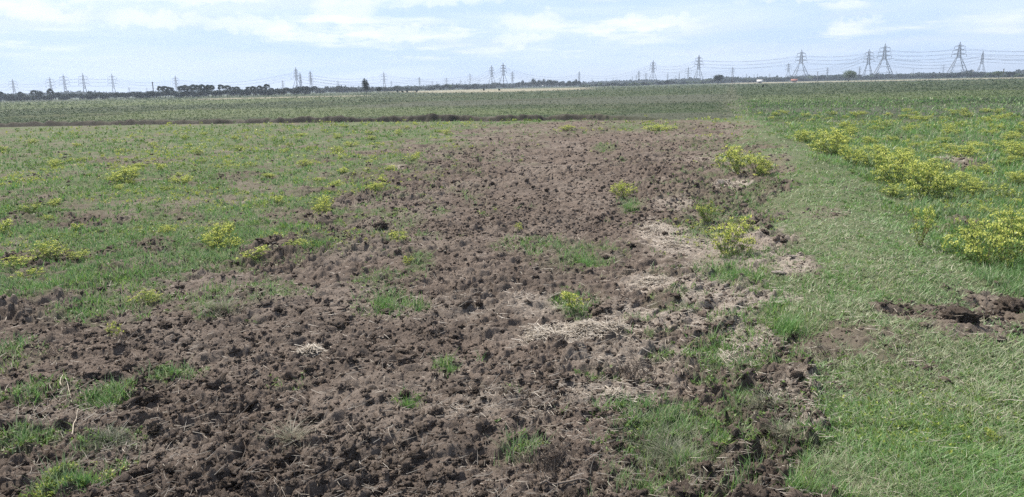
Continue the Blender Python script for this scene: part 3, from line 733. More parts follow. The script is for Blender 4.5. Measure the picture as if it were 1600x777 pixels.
# the many smaller ones of each field
WZ = [(105, G(-200, 420)[0], 0, 7.5, 36, 'left'), (150, 0, 0, 7.5, 60, 'right')]
cnt = 0
x, y = screen_scatter(12000, 7.2, 34, R(36)); p = plan(x, y); cl = fbm(x * .6, y * .6, 811, 3)
k = (p['g'] > .45) & (x < 1) & (p['soil'] < .4) & (p['lev'] < .1) & (cl > .48) & (p['beyond'] < .1)
xs, ys = spaced(x[k], y[k], 105)
for x0, y0 in zip(xs, ys):
    s = random.uniform(.12, .30) * (1 + math.hypot(x0, y0) * .015)
    near = math.hypot(x0, y0) < 13
    put_weed(random.choice(['thin', 'green', 'bush']), 0, 0, 0, 0,
             "small yellowish weed in the nearer part of the left grass" if near else "small yellowish weed in the farther part of the left grass",
             "small weeds in the nearer left grass" if near else "small weeds in the farther left grass", "small_weed", xy=(x0, y0, s, s * random.uniform(.5, .8)))
x, y = screen_scatter(14000, 8.5, 42, R(36)); p = plan(x, y); cl = fbm(x * .35, y * .35, 821, 3)
k = (p['right'] > .8) & (cl > .40) & ((x - p['er'] > .9) | (p['r'] > 22)) & (p['bare'] < .2) & (rng.random(len(x)) < ss(11, 20, p['r']) * .95 + .05); xs, ys = spaced(x[k], y[k], 170, .03)
for x0, y0 in zip(xs, ys):
    s = random.uniform(.14, .36) * (1 + math.hypot(x0, y0) * .012); near = math.hypot(x0, y0) < 17
    put_weed(random.choice(['green', 'bush', 'bush', 'bush']), 0, 0, 0, 0,
             "low yellow-green weed in the nearer meadow right of the bank" if near else "low yellow-green weed in the farther meadow right of the bank",
             "weeds in the nearer right meadow" if near else "weeds in the farther right meadow", "meadow_weed", xy=(x0, y0, s, s * random.uniform(.5, .8)))

# ------------------------------------------------------------------ grass tufts, straw piles, twigs, flakes
def tuft(name, px, py, wpx, hpx, n, mat, base, sdv, label, cat, group, lean=1.0, wid=.004, dens=1.):
    x0, y0, z0 = spot(px, py); dist = math.hypot(math.hypot(x0, y0), EYE); W_ = wpx / FPX * dist / 2; Hh = hpx / FPX * dist
    a_ = rng.random(n) * 6.283; q_ = np.minimum(abs(rng.normal(size=n)) * .45, 1.3) * W_ * dens
    x = x0 + np.cos(a_) * q_; y = y0 + np.sin(a_) * q_; z = height(x, y)
    V, q, t, at = blades(x, y, z - .006, Hh * np.clip(1.15 - .6 * q_ / W_, .4, 1.1) * (.35 + .75 * rng.random(n)), wid * (.7 + .6 * rng.random(n)) + 0 * x, rng.random(n) * lean + .15, base + sdv * rng.normal(size=n))
    V = V - [x0, y0, z0]
    return tag(link(name, mesh(name, V, q, t, {'tint': np.clip(at, 0, 1)}, (mat,)), None, (x0, y0, z0)), label, cat, group)
gt = "green grass tufts on bare soil"
for a in [(600, 488, 90, 22, 420, "wide bright grass tuft on the left middle of the soil"),
          (655, 492, 40, 14, 130, "smaller tuft touching the right side of the wide bright one"),
          (640, 637, 46, 24, 160, "isolated short tuft on bare soil, bottom centre-left"),
          (985, 326, 44, 22, 160, "grass tuft just in front of the compact yellow weed"),
          (943, 236, 30, 14, 90, "small bright tuft far up the ploughed strip"),
          (752, 566, 16, 32, 26, "thin upright seedling of grass in the soil centre"),
          (704, 588, 26, 24, 60, "sparse upright tuft left of the thin seedling"),
          (500, 390, 90, 22, 380, "fresh grass tuft at the left edge of the soil under a yellow weed"),
          (165, 630, 60, 20, 240, "drooping grass tuft in the lower left soil"),
          (272, 594, 50, 20, 150, "grass tuft right of the drooping one at lower left"),
          (1232, 535, 100, 34, 600, "lush bright tuft where the soil meets the grassy bank"),
          (1292, 500, 26, 40, 70, "upright sedge clump on the left shoulder of the bank"),
          (1255, 470, 20, 30, 50, "narrow sedge clump beside the pale mud flakes"),
          (1016, 525, 18, 12, 40, "tiny tuft at the right end of the straw pile"),
          (130, 767, 80, 26, 420, "green tuft at the bottom left edge of the photograph"),
          (915, 415, 90, 24, 380, "broad thin grass patch in the centre of the ploughed strip"),
          (1150, 440, 100, 24, 520, "grass patch below the nearest yellow bush on the soil"),
          (1010, 640, 26, 40, 60, "upright green blades behind the grey dry grass mat"),
          (48, 690, 40, 40, 60, "tall thin stalks of grass at the lower left edge")]:
    px, py, wpx, hpx, n, lab = a
    tuft("grass_tuft", px, py, wpx, hpx * .8, int(n * .6), GRASS, .68, .09, lab, "grass tuft", gt)
for a in [(1055, 712, 180, 22, 3600, .45, "wide mat of grey-green withered grass at bottom right of centre"),
          (168, 700, 100, 14, 900, .6, "greyish withered grass mat in the lower left soil"),
          (1190, 655, 90, 16, 700, .35, "withered grass mat between the soil and the bank"),
          (1225, 720, 90, 16, 700, .25, "pale withered grass at the bottom, at the foot of the bank"),
          (350, 497, 90, 20, 420, .1, "fringe of dead grass stubs on the upper left of the soil"),
          (455, 690, 80, 22, 260, .1, "thin dead grass on the lower left middle of the soil")]:
    px, py, wpx, hpx, n, b_, lab = a
    tuft("withered_grass", px, py, wpx, hpx, n, MATG, b_, .2, lab, "dry grass", "mats of withered grass", 3.0, .0026)
def straw_pile(px, py, wpx, dpx, hgt, n, label, ln0=.10):
    cx, cy, wx, wy, an = blob(px, py, wpx / 2, dpx / 2); z0 = zat(cx, cy)
    a_ = rng.random(n) * 6.283; q_ = np.minimum(abs(rng.normal(size=n)) * .55, 1.6); u = np.cos(a_) * q_ * wx; v = np.sin(a_) * q_ * wy
    u = u + (fbm(u * 9, v * 9, 3, 3) - .5) * wx * .5; v = v + (fbm(u * 9 + 5, v * 9, 7, 3) - .5) * wy * .5
    x = cx + u * math.cos(an) + v * math.sin(an); y = cy - u * math.sin(an) + v * math.cos(an); z = height(x, y) + hgt * np.clip(1 - q_ ** 2, 0, 1) * rng.random(n) + .004
    yaw = rng.normal(size=n) * .9 + rng.choice([0, 1.4, -1.1], n); ln = ln0 * (.35 + .9 * rng.random(n))
    d = np.stack([np.cos(yaw), np.sin(yaw), rng.normal(size=n) * .16], 1); s_ = np.stack([-np.sin(yaw), np.cos(yaw), rng.normal(size=n) * .4], 1)
    wd = (.0035 * (1 + .06 * math.hypot(cx, cy))) * (.6 + .6 * rng.random(n)); b0 = np.stack([x, y, z], 1); bend = rng.normal(size=n) * .18
    rows = []
    for tt in (-.5, 0, .5):
        c_ = b0 + d * (ln * tt)[:, None] + s_ * (bend * ln * (tt * tt))[:, None]
        rows += [c_ - s_ * wd[:, None] * .5, c_ + s_ * wd[:, None] * .5]
    V = np.stack(rows, 1).reshape(-1, 3); b_ = np.arange(n)[:, None] * 6; q = np.concatenate([b_ + [0, 1, 3, 2], b_ + [2, 3, 5, 4]])
    at = np.repeat(np.clip(.38 + .28 * rng.normal(size=n), 0, 1), 6)
    return tag(link("straw_pile", mesh("straw_pile", V - [cx, cy, z0], q, None, {'tint': at}, (STRAWM,)), None, (cx, cy, z0)), label, "straw", "heaps of old straw")
for a in [(925, 518, 130, 26, .035, 2600, "largest pale straw heap on the ploughed strip"), (845, 522, 60, 26, .03, 700, "straw bundle at the left end of the largest heap"),
          (1018, 358, 44, 26, .03, 700, "pale straw patch left of the nearest yellow bush"), (1052, 382, 56, 26, .02, 600, "grey straw patch directly below the pale one"),
          (1018, 447, 56, 18, .03, 500, "straw heap halfway between the bush and the largest heap"), (485, 552, 44, 12, .02, 300, "small isolated straw wisp on the left soil"),
          (1147, 290, 34, 10, .03, 300, "pale straw tuft under the wide yellow clump"), (1483, 252, 44, 18, .06, 700, "pale straw heap in the meadow among yellow bushes"),
          (965, 628, 60, 22, .03, 240, "loose crossed stalks behind the grey dry grass mat"), (1150, 560, 80, 40, .02, 500, "thin straw litter at the foot of the bank"),
          (620, 263, 26, 6, .02, 90, "tiny pale straw streak at the far left side of the soil")]:
    straw_pile(*a)
def tube(name, pts, rad, mat, label, cat, group=None):
    cu = bpy.data.curves.new(name, 'CURVE'); cu.dimensions = '3D'; sp = cu.splines.new('POLY'); sp.points.add(len(pts) - 1)
    for i_, (a, b_, c_) in enumerate(pts): sp.points[i_].co = (a, b_, c_, 1); sp.points[i_].radius = 1 - .5 * i_ / len(pts)
    cu.bevel_depth = rad; cu.bevel_resolution = 2
    tmp = bpy.data.objects.new("t", cu); COL.objects.link(tmp); dg = bpy.context.evaluated_depsgraph_get()
    me = bpy.data.meshes.new_from_object(tmp.evaluated_get(dg)); bpy.data.objects.remove(tmp); me.materials.clear(); me.materials.append(mat); me.name = name
    return tag(link(name, me), label, cat, group)
def stick(pxs, rad, label, name="dead_stick", lift=.012, mat=TWIG):
    P = [spot(*q) for q in pxs]; pts = []
    for i_ in range(len(P) - 1):
        for k_ in range(4):
            t_ = k_ / 4; pts.append([P[i_][j] * (1 - t_) + P[i_ + 1][j] * t_ + (random.uniform(-.004, .004)) for j in range(3)])
    pts.append(list(P[-1])); zz = max(min(q[2] for q in pts), min(q[2] for q in P)); zz = sum(q[2] for q in pts) / len(pts)
    for q in pts: q[2] = max(q[2] * .4 + zz * .6, zat(q[0], q[1]) - .002) + lift
    return tube(name, pts, rad, mat, label, "stick", "dry sticks on the soil")
stick([(845, 768), (875, 768), (905, 764), (925, 766)], .006, "curved grey dry root lying at the bottom centre edge")
STRP = plain("pale_stalk", (.55, .48, .38), (.42, .36, .28), 40)
stick([(915, 616), (955, 618)], .0025, "straight pale stalk lying left of the crossed stalks", mat=STRP)
stick([(945, 608), (975, 635), (992, 652)], .003, "pale stalk slanting down right across the crossed stalks", mat=STRP)
stick([(948, 634), (957, 606)], .0025, "short pale stalk standing steep among the crossed stalks", mat=STRP)
stick([(112, 680), (118, 660), (124, 645)], .003, "pale broken stalk with frayed end at lower left", mat=STRP)
stick([(95, 610), (100, 588), (112, 630)], .003, "thin forked pale stalk in the left soil", mat=STRP)
stick([(815, 475), (850, 478)], .003, "short pale stalk left of the yellow-topped weed", mat=STRP)
def twiggy(px, py, wpx, hpx, n, label, mat=TWIG):
    x0, y0, z0 = spot(px, py); dist = math.hypot(math.hypot(x0, y0), EYE); w_ = wpx / FPX * dist / 2; h_ = hpx / FPX * dist; segs = []
    hpx = hpx; h_ *= .7
    for k_ in range(n // 2):
        a_ = random.random() * 6.283; q_ = abs(random.gauss(0, .5)) * w_; p0 = np.array([math.cos(a_) * q_, math.sin(a_) * q_, -.01])
        hz = random.uniform(.35, 1) * h_; p1 = p0 + [random.gauss(0, .25) * hz, random.gauss(0, .25) * hz, hz * .55]; p2 = p1 + [random.gauss(0, .4) * hz, random.gauss(0, .4) * hz, hz * .45]
        segs += [(p0, p1, 1, .8), (p1, p2, .8, .4)]
        p3 = p1 + np.array([random.gauss(0, .5), random.gauss(0, .5), .4]) * hz * .4; segs.append((p1, p3, .6, .3))
    V, F = stem_mesh(segs, .0017); return tag(link("dead_weed", mesh("dead_weed", V, F, None, None, (mat,)), None, (x0, y0, z0)), label, "dead weed", "dead leafless weeds")
twiggy(862, 738, 110, 60, 150, "dark dead weed tangle at the bottom, left of the grey grass mat")
twiggy(990, 590, 90, 55, 120, "dead grey weed stems between the straw heap and the grey grass mat")
twiggy(745, 465, 40, 22, 40, "small dead weed in the middle of the soil")
twiggy(95, 560, 60, 40, 40, "thin dead weed stems in the left soil")
twiggy(1290, 585, 60, 40, 60, "dry weed stems on the dug patch of the bank")
FLK = plain("dry_mud", (.30, .26, .225), (.22, .185, .16), 12, bump=.01)
for px, py, wpx, lab in [(1236, 430, 22, "pale flat mud flake, right one beside the bank"), (1218, 448, 40, "largest pale flat mud flake at the foot of the bank"),
                         (1200, 468, 26, "lowest pale mud flake at the foot of the bank"), (1212, 412, 22, "topmost pale mud flake at the foot of the bank"),
                         (845, 528, 18, "small dull mud flake under the straw bundle")]:
    v, f = rock(50 + px % 7, 2, .4); x0, y0, z0 = spot(px, py); s = wpx / FPX * math.hypot(x0, y0) / 2.8
    o = link("mud_flake", mesh("mud_flake", v * [1, .8, .14], None, f, None, (FLK,), smooth=True)); o.location = (x0, y0, z0 + .004); o.scale = (s, s, s)
    o.rotation_euler = (.08, -.06, random.random() * 3); tag(o, lab, "mud flake", "pale dry mud flakes")

# ------------------------------------------------------------------ trees
def leaves_from(c, n, size, tint, up_b=0.):
    d = rng.normal(size=(n, 3)); d[:, 2] += up_b
    return quad_leaves(c, d, size, .38, tint)
def crown_pts(n, lobes):
    w_ = np.array([l[3] * l[4] for l in lobes]); w_ = w_ / w_.sum(); wh = rng.choice(len(lobes), n, p=w_); Lb = np.array(lobes)[wh]
    d = rng.normal(size=(n, 3)); d /= np.linalg.norm(d, axis=1)[:, None]; q = rng.random(n) ** (1 / 2.2)
    return Lb[:, :3] + d * (q * (.85 + .35 * fbm(d[:, 0] * 3 + 5 + wh, d[:, 1] * 3 + d[:, 2] * 2 + 5, 5, 3)))[:, None] * Lb[:, [3, 3, 4]]
def tree_proto(seed, lobes, trunk_h, mat, n=1500, leaf=.05, limbs=5):
    """unit height 1, width about 1"""
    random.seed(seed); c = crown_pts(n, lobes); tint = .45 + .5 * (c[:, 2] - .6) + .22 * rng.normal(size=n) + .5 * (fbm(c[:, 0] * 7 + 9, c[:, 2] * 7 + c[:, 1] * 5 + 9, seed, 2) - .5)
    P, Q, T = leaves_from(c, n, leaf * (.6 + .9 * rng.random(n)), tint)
    segs = [((0, 0, -.02), (.01, 0, trunk_h), 1.3, .9)]
    for k_ in range(limbs):
        l = lobes[k_ % len(lobes)]; segs.append(((.01, 0, trunk_h * random.uniform(.7, 1)), (l[0] * .8, l[1] * .8, l[2]), .7, .25))
    V, F = stem_mesh(segs, .028)
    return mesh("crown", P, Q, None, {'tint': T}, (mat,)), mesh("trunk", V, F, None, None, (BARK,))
def lobes_round(seed, n, cz, rad, rz, spr):
    rs = random.Random(seed); out = [(0, 0, cz, rad, rz)]
    for k_ in range(n):
        a_ = rs.random() * 6.283; q_ = rs.uniform(.4, 1) * spr; out.append((math.cos(a_) * q_, math.sin(a_) * q_, cz + rs.uniform(-.5, .5) * rz, rad * rs.uniform(.4, .65), rz * rs.uniform(.4, .7)))
    return out
TREES = {
    'round': [tree_proto(1, lobes_round(1, 8, .58, .32, .30, .30), .35, CROWN), tree_proto(2, lobes_round(2, 9, .60, .30, .28, .32), .4, CROWN), tree_proto(3, lobes_round(3, 7, .55, .34, .32, .26), .3, CROWN)],
    'dome': [tree_proto(4, lobes_round(4, 14, .58, .40, .36, .30), .3, CROWN2, 2600, .045)],
    'tall': [tree_proto(5, lobes_round(5, 9, .56, .26, .38, .20), .2, CROWN), tree_proto(6, lobes_round(6, 10, .54, .28, .40, .22), .2, CROWN)],
    'shrub': [tree_proto(7, lobes_round(7, 8, .42, .34, .40, .34), .1, CROWN, 1100, .07), tree_proto(8, lobes_round(8, 8, .40, .36, .42, .32), .1, CROWN, 1100, .07)],
    'pale': [tree_proto(9, lobes_round(9, 8, .44, .34, .38, .34), .15, CROWN2, 1100, .07)]}
def palm_proto(seed, heads=1):
    rs = np.random.default_rng(seed); P = []; T = []
    for k_ in range(38):
        ya = rs.random() * 6.283; el = rs.uniform(-.9, 1.45); L_ = rs.uniform(.19, .26)
        d = np.array([math.cos(ya) * math.cos(el), math.sin(ya) * math.cos(el), math.sin(el)]); s_ = np.array([-math.sin(ya), math.cos(ya), 0]); u_ = np.cross(s_, d); ro = rs.uniform(-1.4, 1.4); s_ = s_ * math.cos(ro) + u_ * math.sin(ro); u_ = np.cross(s_, d)
        c_ = np.array([0, 0, .73]) + d * L_ * .45
        for j in range(9):                                  # folded fan segments
            a_ = (j - 4) * .32; v_ = d * math.cos(a_) + s_ * math.sin(a_); w_ = d * math.cos(a_ + .13) + s_ * math.sin(a_ + .13); w2 = d * math.cos(a_ - .13) + s_ * math.sin(a_ - .13)
            tip = c_ + v_ * L_ * .75 - np.array([0, 0, .02]) + u_ * .004 * (j % 2); P += [c_, c_ + w_ * L_ * .5, tip, c_ + w2 * L_ * .5]; T += [rs.uniform(.2, .9)] * 4
    P = np.array(P); V, F = stem_mesh([((0, 0, -.02), (.01, .005, .45), 1.2, .85), ((.01, .005, .45), (0, 0, .86), .85, .8)], .016)
    return mesh("crown", P, np.arange(len(P)).reshape(-1, 4), None, {'tint': np.array(T)}, (CROWN,)), mesh("trunk", V, F, None, None, (BARK,))
PALMS = [palm_proto(1), palm_proto(2), palm_proto(3)]
def put_tree(name, kind, px, top, wpx, dist, label, group, cat="tree"):
    x0, y0, ht = far_place(px, dist, top); W_ = wpx / FPX * dist
    r = empty(name, (x0, y0, 0)); r.rotation_euler = (0, 0, random.random() * 6.283)
    protos = PALMS if kind == 'palm' else TREES[kind]; cr, tr = random.choice(protos)
    if kind == 'palm': r.scale = (W_ / .46, W_ / .46, ht)
    else:
        ws = {'tall': .85, 'dome': 1.1}.get(kind, .92); r.scale = (W_ / ws, W_ / ws, ht / (1.0 if kind == 'dome' else .93))
    link("trunk", tr, r); link("crown", cr, r)
    return tag(r, label, cat, group)
random.seed(21)
dl = lambda x: float(np.interp(x, [-50, 100, 200, 330, 480, 500, 700, 800, 860, 950, 1140, 1250, 1400, 1500, 1650], [500, 500, 440, 410, 430, 600, 620, 850, 740, 640, 900, 950, 1000, 800, 640]))
# palms
for px, top, w_ in [(2, 142.5, 7), (33, 143, 7), (54, 140, 8), (251, 133.5, 8), (259, 133.5, 10), (266, 135, 10), (285, 133, 11), (290, 132.5, 11), (297, 134, 9), (303, 131.5, 10), (310, 132, 10),
                    (317, 131.5, 11), (326, 132, 10), (331, 132, 10), (346, 131, 9), (356, 132.5, 11), (364, 135, 10), (371, 134.5, 9), (389, 135, 10), (396, 134, 10), (406, 133.5, 9),
                    (412, 135, 9), (424, 137, 8), (475, 134.5, 8), (480, 134, 7), (493, 134, 6), (889, 126, 6), (897, 126.5, 6)]:
    if px < 60: lab, g = "palm in the group at the far left end of the tree line", "palms at the far left end"
    elif px < 335: lab, g = "fan palm in the tall dense row of palms on the left horizon", "palms of the tall dense row"
    elif px < 430: lab, g = "fan palm in the looser right part of the palm row", "palms of the looser right part of the row"
    elif px < 500: lab, g = "narrow palm beside the two pylons left of the solitary tree", "palms beside the paired pylons"
    else: lab, g = "small palm at the right end of the dark wood", "palms at the right end of the wood"
    put_tree("fan_palm", 'palm', px, top, w_, dl(px) * random.uniform(.94, 1.04), lab, g, "palm")
put_tree("fan_palm", 'palm', 79.5, 138, 8, 470, "tallest leaning palm at the far left, alone above the hedge", "lone palms", "palm")
put_tree("fan_palm", 'palm', 418, 130, 8, 405, "tallest palm at the right end of the palm row", "lone palms", "palm")
for a in [('tall', 572, 124, 17, 295, "solitary ragged tree standing in front of the tree line left of centre"),
          ('round', 592, 135, 11, 330, "small round tree just right of the solitary ragged tree"),
          ('round', 1122, 115.5, 20, 540, "dark round tree where the grassy bank meets the horizon"),
          ('dome', 1326, 108.3, 27, 560, "light green dome-shaped tree left of the paired pylons"),
          ('round', 62, 140.5, 13, 480, "broad tree left of the leaning palm at far left"),
          ('round', 142, 141.5, 14, 510, "rounded tree among low hedge between two left pylons"),
          ('dome', 1560, 110.3, 16, 640, "flat topped green tree near the right edge of the horizon"),
          ('round', 1578, 111.8, 14, 620, "rounded tree right of the flat topped one near the right edge"),
          ('round', 740, 130, 12, 640, "dark rounded tree at the foot of the pylon left of the tall pair"),
          ('dome', 702, 130.8, 12, 640, "pale green tree left of the dark rounded one in the middle"),
          ('round', 1043, 124.3, 10, 600, "small round tree rising from the hedge right of the centre pylon"),
          ('round', 622, 133, 10, 640, "low rounded tree in the hedge right of the solitary pair"),
          ('round', 1237, 119.6, 10, 960, "dark tree beside the small red roofed house"),
          ('round', 1284, 116.8, 12, 900, "first dark rounded tree left of the light green dome tree"),
          ('round', 1305, 116.8, 11, 900, "second dark rounded tree touching the light green dome tree"),
          ('round', 1405, 115.3, 10, 900, "dark tree right of the largest pylon pair")]:
    kind, px, top, w_, dist, lab = a
    put_tree("broadleaf_tree", kind, px, top, w_, dist, lab, "single trees on the horizon")
# hedgerow profile: x, top y
prof = [(0, 148.5), (40, 147.5), (80, 147), (100, 146), (130, 146.5), (160, 144.5), (190, 144.5), (200, 146), (215, 143.5), (240, 144), (300, 142.5), (350, 142), (378, 139.5), (420, 139.5), (433, 136.5), (445, 137.5), (460, 135.5), (485, 136),
        (500, 137), (535, 136.2), (600, 137.5), (645, 136), (660, 136), (690, 134), (720, 133.8), (760, 133.8), (775, 131.8), (792, 132), (803, 133.5)]
wood = [(808, 128), (830, 127), (850, 127.5), (868, 127), (878, 128), (884, 130), (895, 127.5), (905, 127)]
prof2 = [(912, 131.8), (950, 131), (1000, 129.2), (1060, 127.2), (1100, 126), (1135, 123.2), (1200, 122), (1255, 120), (1290, 119.5), (1340, 118.5), (1400, 118), (1445, 117), (1480, 116.2), (1500, 114.5), (1540, 114), (1560, 116), (1600, 115.6), (1640, 115)]
def row(pr, step, kinds, hscale, wpx, label_f, name="hedge_tree", cat="tree", dsc=1.0):
    x_ = pr[0][0]
    while x_ <= pr[-1][0]:
        top = np.interp(x_, [q[0] for q in pr], [q[1] for q in pr]) + (random.uniform(-2.6, 1.2) if random.random() < .7 else random.uniform(-4.2, -2)) * hscale
        lab, g = label_f(x_); put_tree(name, random.choice(kinds), x_, top, wpx * random.uniform(.8, 1.4), dl(x_) * dsc * random.uniform(.96, 1.06), lab, g, cat)
        x_ += step * random.uniform(.7, 1.3)
def labL(x_):
    if x_ < 245: return "low dark tree in the hedge at far left below the row of pylons", "hedge trees at far left"
    if x_ < 430: return "dark bush growing between the trunks of the palm row", "bushes under the palms"
    if x_ < 560: return "low dark tree in the hedge between the palm row and the solitary tree", "hedge trees right of the palms"
    return "low dark tree in the hedge left of the dark wood", "hedge trees left of the wood"
def labR(x_):
    if x_ < 1115: return "low dark tree in the hedge between the dark wood and the dark round tree", "hedge trees right of the wood"
    if x_ < 1320: return "low tree in the thin hedge left of the light green dome tree", "hedge trees left of the dome tree"
    return "low green tree in the hedge below the large right pylons", "hedge trees on the right horizon"
row(prof, 5.2, ['shrub', 'shrub', 'round'], 1.0, 11, labL)
row(wood, 4.2, ['tall', 'round'], 1.0, 9, lambda x_: ("tall dark tree in the dense wood right of the tall pylon pair", "trees of the dense dark wood"), "wood_tree")
row(prof2, 6.0, ['shrub', 'shrub', 'round', 'pale'], .8, 12, labR)
for px, py in [(621, 145), (629, 145.3), (636, 145), (651, 145), (756, 142.3), (780, 142.5), (1192, 137)]:
    c_ = G(px, py); r = empty("field_bush", (c_[0], c_[1], 0)); s = 3.2 / FPX * math.hypot(*c_); r.scale = (s * 1.6, s * 1.6, s * 1.5)
    cr, tr = TREES['shrub'][0]; link("trunk", tr, r); link("crown", cr, r); tag(r, "tiny dark bush on the pale strip in front of the tree line", "bush", "tiny bushes on the pale strip")
# far-off wood behind the hedge, one mass
n = 110000; th_ = R(-50) + rng.random(n) * R(100); dist = 1150 + 500 * rng.random(n)
hz = (.5 + 10 * fbm(th_ * 55 + 50, dist * .004, 41, 4, .6)) * np.sqrt(rng.random(n))
P, Q, T = quad_leaves(np.stack([dist * np.sin(th_), dist * np.cos(th_), hz], 1), rng.normal(size=(n, 3)), 2.4 * (.6 + rng.random(n)), .45, .4 + .3 * rng.normal(size=n))
tag(link("distant_woodland", mesh("distant_woodland", P, Q, None, {'tint': T}, (CROWN,))), "thin far-off band of woodland along the whole horizon", "woodland", kind='stuff')

# ------------------------------------------------------------------ pylons
def beams(segs):
    Vs, F = [], []
    for p0, p1, t in segs:
        p0 = np.array(p0, float); p1 = np.array(p1, float); d = p1 - p0; d /= np.linalg.norm(d) + 1e-9
        a_ = np.cross(d, [.01, .02, 1.0]) if abs(d[2]) < .9 else np.cross(d, [1, 0, 0]); a_ /= np.linalg.norm(a_); b_ = np.cross(d, a_); o = len(Vs); h_ = t / 2
        for pc in (p0, p1):
            for sa, sb in ((-1, -1), (1, -1), (1, 1), (-1, 1)): Vs.append(pc + a_ * sa * h_ + b_ * sb * h_)
        F += [(o, o + 1, o + 5, o + 4), (o + 1, o + 2, o + 6, o + 5), (o + 2, o + 3, o + 7, o + 6), (o + 3, o, o + 4, o + 7)]
    return np.array(Vs), np.array(F)
def bm_(name, segs, mat=None): V, F = beams(segs); return mesh(name, V, F, None, None, (mat or STEEL,))
def tower_section(z0, w0, z1, w1, n, t, td):
    segs = []
    for i_ in range(n):
        a_, b_ = i_ / n, (i_ + 1) / n; za, zb = z0 + (z1 - z0) * a_, z0 + (z1 - z0) * b_; wa, wb = w0 + (w1 - w0) * a_, w0 + (w1 - w0) * b_
        cs = [(-1, -1), (1, -1), (1, 1), (-1, 1)]
        for j in range(4):
            c0, c1 = cs[j], cs[(j + 1) % 4]
            segs.append(((c0[0] * wa, c0[1] * wa, za), (c0[0] * wb, c0[1] * wb, zb), t))
            segs.append(((c0[0] * wa, c0[1] * wa, za), (c1[0] * wb, c1[1] * wb, zb), td)); segs.append(((c1[0] * wa, c1[1] * wa, za), (c0[0] * wb, c0[1] * wb, zb), td))
            segs.append(((c0[0] * wb, c0[1] * wb, zb), (c1[0] * wb, c1[1] * wb, zb), td))
    return segs
def pylon_parts(base, waist_z, waist, top, arms, t=.5, td=.24):
    """height 45 m"""
    parts = []
    for sx, sy in ((-1, -1), (1, -1), (1, 1), (-1, 1)):          # four splayed lattice legs
        f0 = np.array([sx * base, sy * base, 0.]); f1 = np.array([sx * waist, sy * waist, waist_z]); segs = [(f0, f1, t * 1.1)]
        i0 = np.array([sx * base * .93, sy * base * .80, 0.]); i1 = f1 * [.35, 1, 1]; n = 5
        for k_ in range(n):
            a_ = f0 + (f1 - f0) * (k_ / n); b_ = f0 + (f1 - f0) * ((k_ + 1) / n); inn = b_ * [.55 + .08 * k_, 1, 1]; inn2 = b_ * [1, .55 + .08 * k_, 1]
            segs += [(a_, inn, td), (inn, b_, td), (a_, inn2, td), (inn2, b_, td)]
        parts.append(("leg", segs))
    body = []
    for k_ in (.33, .62, 1.):                                     # horizontal ties between the legs
        w_ = base + (waist - base) * k_; zz = waist_z * k_; cs = [(-w_, -w_, zz), (w_, -w_, zz), (w_, w_, zz), (-w_, w_, zz)]
        for j in range(4): body.append((cs[j], cs[(j + 1) % 4], td * 1.2))
    body += tower_section(waist_z, waist, 41, top, 7, t * .9, td); parts.append(("lattice_body", body))
    parts.append(("earth_peak", [((sx * top, sy * top, 41), (0, 0, 45), t * .7) for sx, sy in ((-1, -1), (1, -1), (1, 1), (-1, 1))]))
    tips = []
    for z_, l_ in arms:
        w_ = waist + (top - waist) * max(0, (z_ - waist_z) / (41 - waist_z)); segs = []; ins = []
        for s in (-1, 1):
            tip = (s * l_, 0, z_ + .2)
            for sy in (-1, 1):
                segs += [((s * w_, sy * w_, z_), tip, .34), ((s * w_, sy * w_, z_ + 2.0), tip, .28)]
                for q in (.3, .6): segs.append(((s * (w_ + (l_ - w_) * q), sy * w_ * (1 - q), z_), (s * (w_ + (l_ - w_) * (q - .15)), sy * w_ * (1 - q), z_ + 2 * (1 - q)), .18))
            ins.append(((s * l_, 0, z_), (s * l_, 0, z_ - 3.0), .42)); tips.append((s * l_, z_ - 3.0))
        parts.append(("cross_arm", segs)); parts.append(("insulator", ins))
    return [(n_, bm_(n_, s_)) for n_, s_ in parts], tips
KINDS = {'wide': pylon_parts(12.5, 25.5, 2.2, .8, [(39.0, 6.0), (34.0, 7.4), (29.0, 8.4)]),
         'mid': pylon_parts(7.5, 22.0, 1.9, .8, [(39.0, 5.6), (34.0, 6.8), (29.0, 7.6)]),
         'slim': pylon_parts(4.2, 16.0, 1.9, .8, [(38.2, 7.5), (32.4, 8.5), (25.5, 9.0)], .55, .3)}
PY = {}
def put_pylon(kind, px, top, H, rot, label, group="lattice pylons on the horizon", key=None):
    ang = None
    d = raydir(px, top); el = d[2] / math.hypot(d[0], d[1]); dist = (H - EYE) / el
    v = bearing(px) * dist; r = empty("electricity_pylon", (v[0], v[1], 0)); s = H / 45.0; r.scale = (s, s, s); r.rotation_euler = (0, 0, R(rot) - math.atan2(v[0], v[1]))
    parts, tips = KINDS[kind]
    for n_, m_ in parts: link(n_, m_, r)
    tag(r, label, "pylon", group)
    if key is not None: PY[key] = (v, s, R(rot) - math.atan2(v[0], v[1]), tips)
    return r
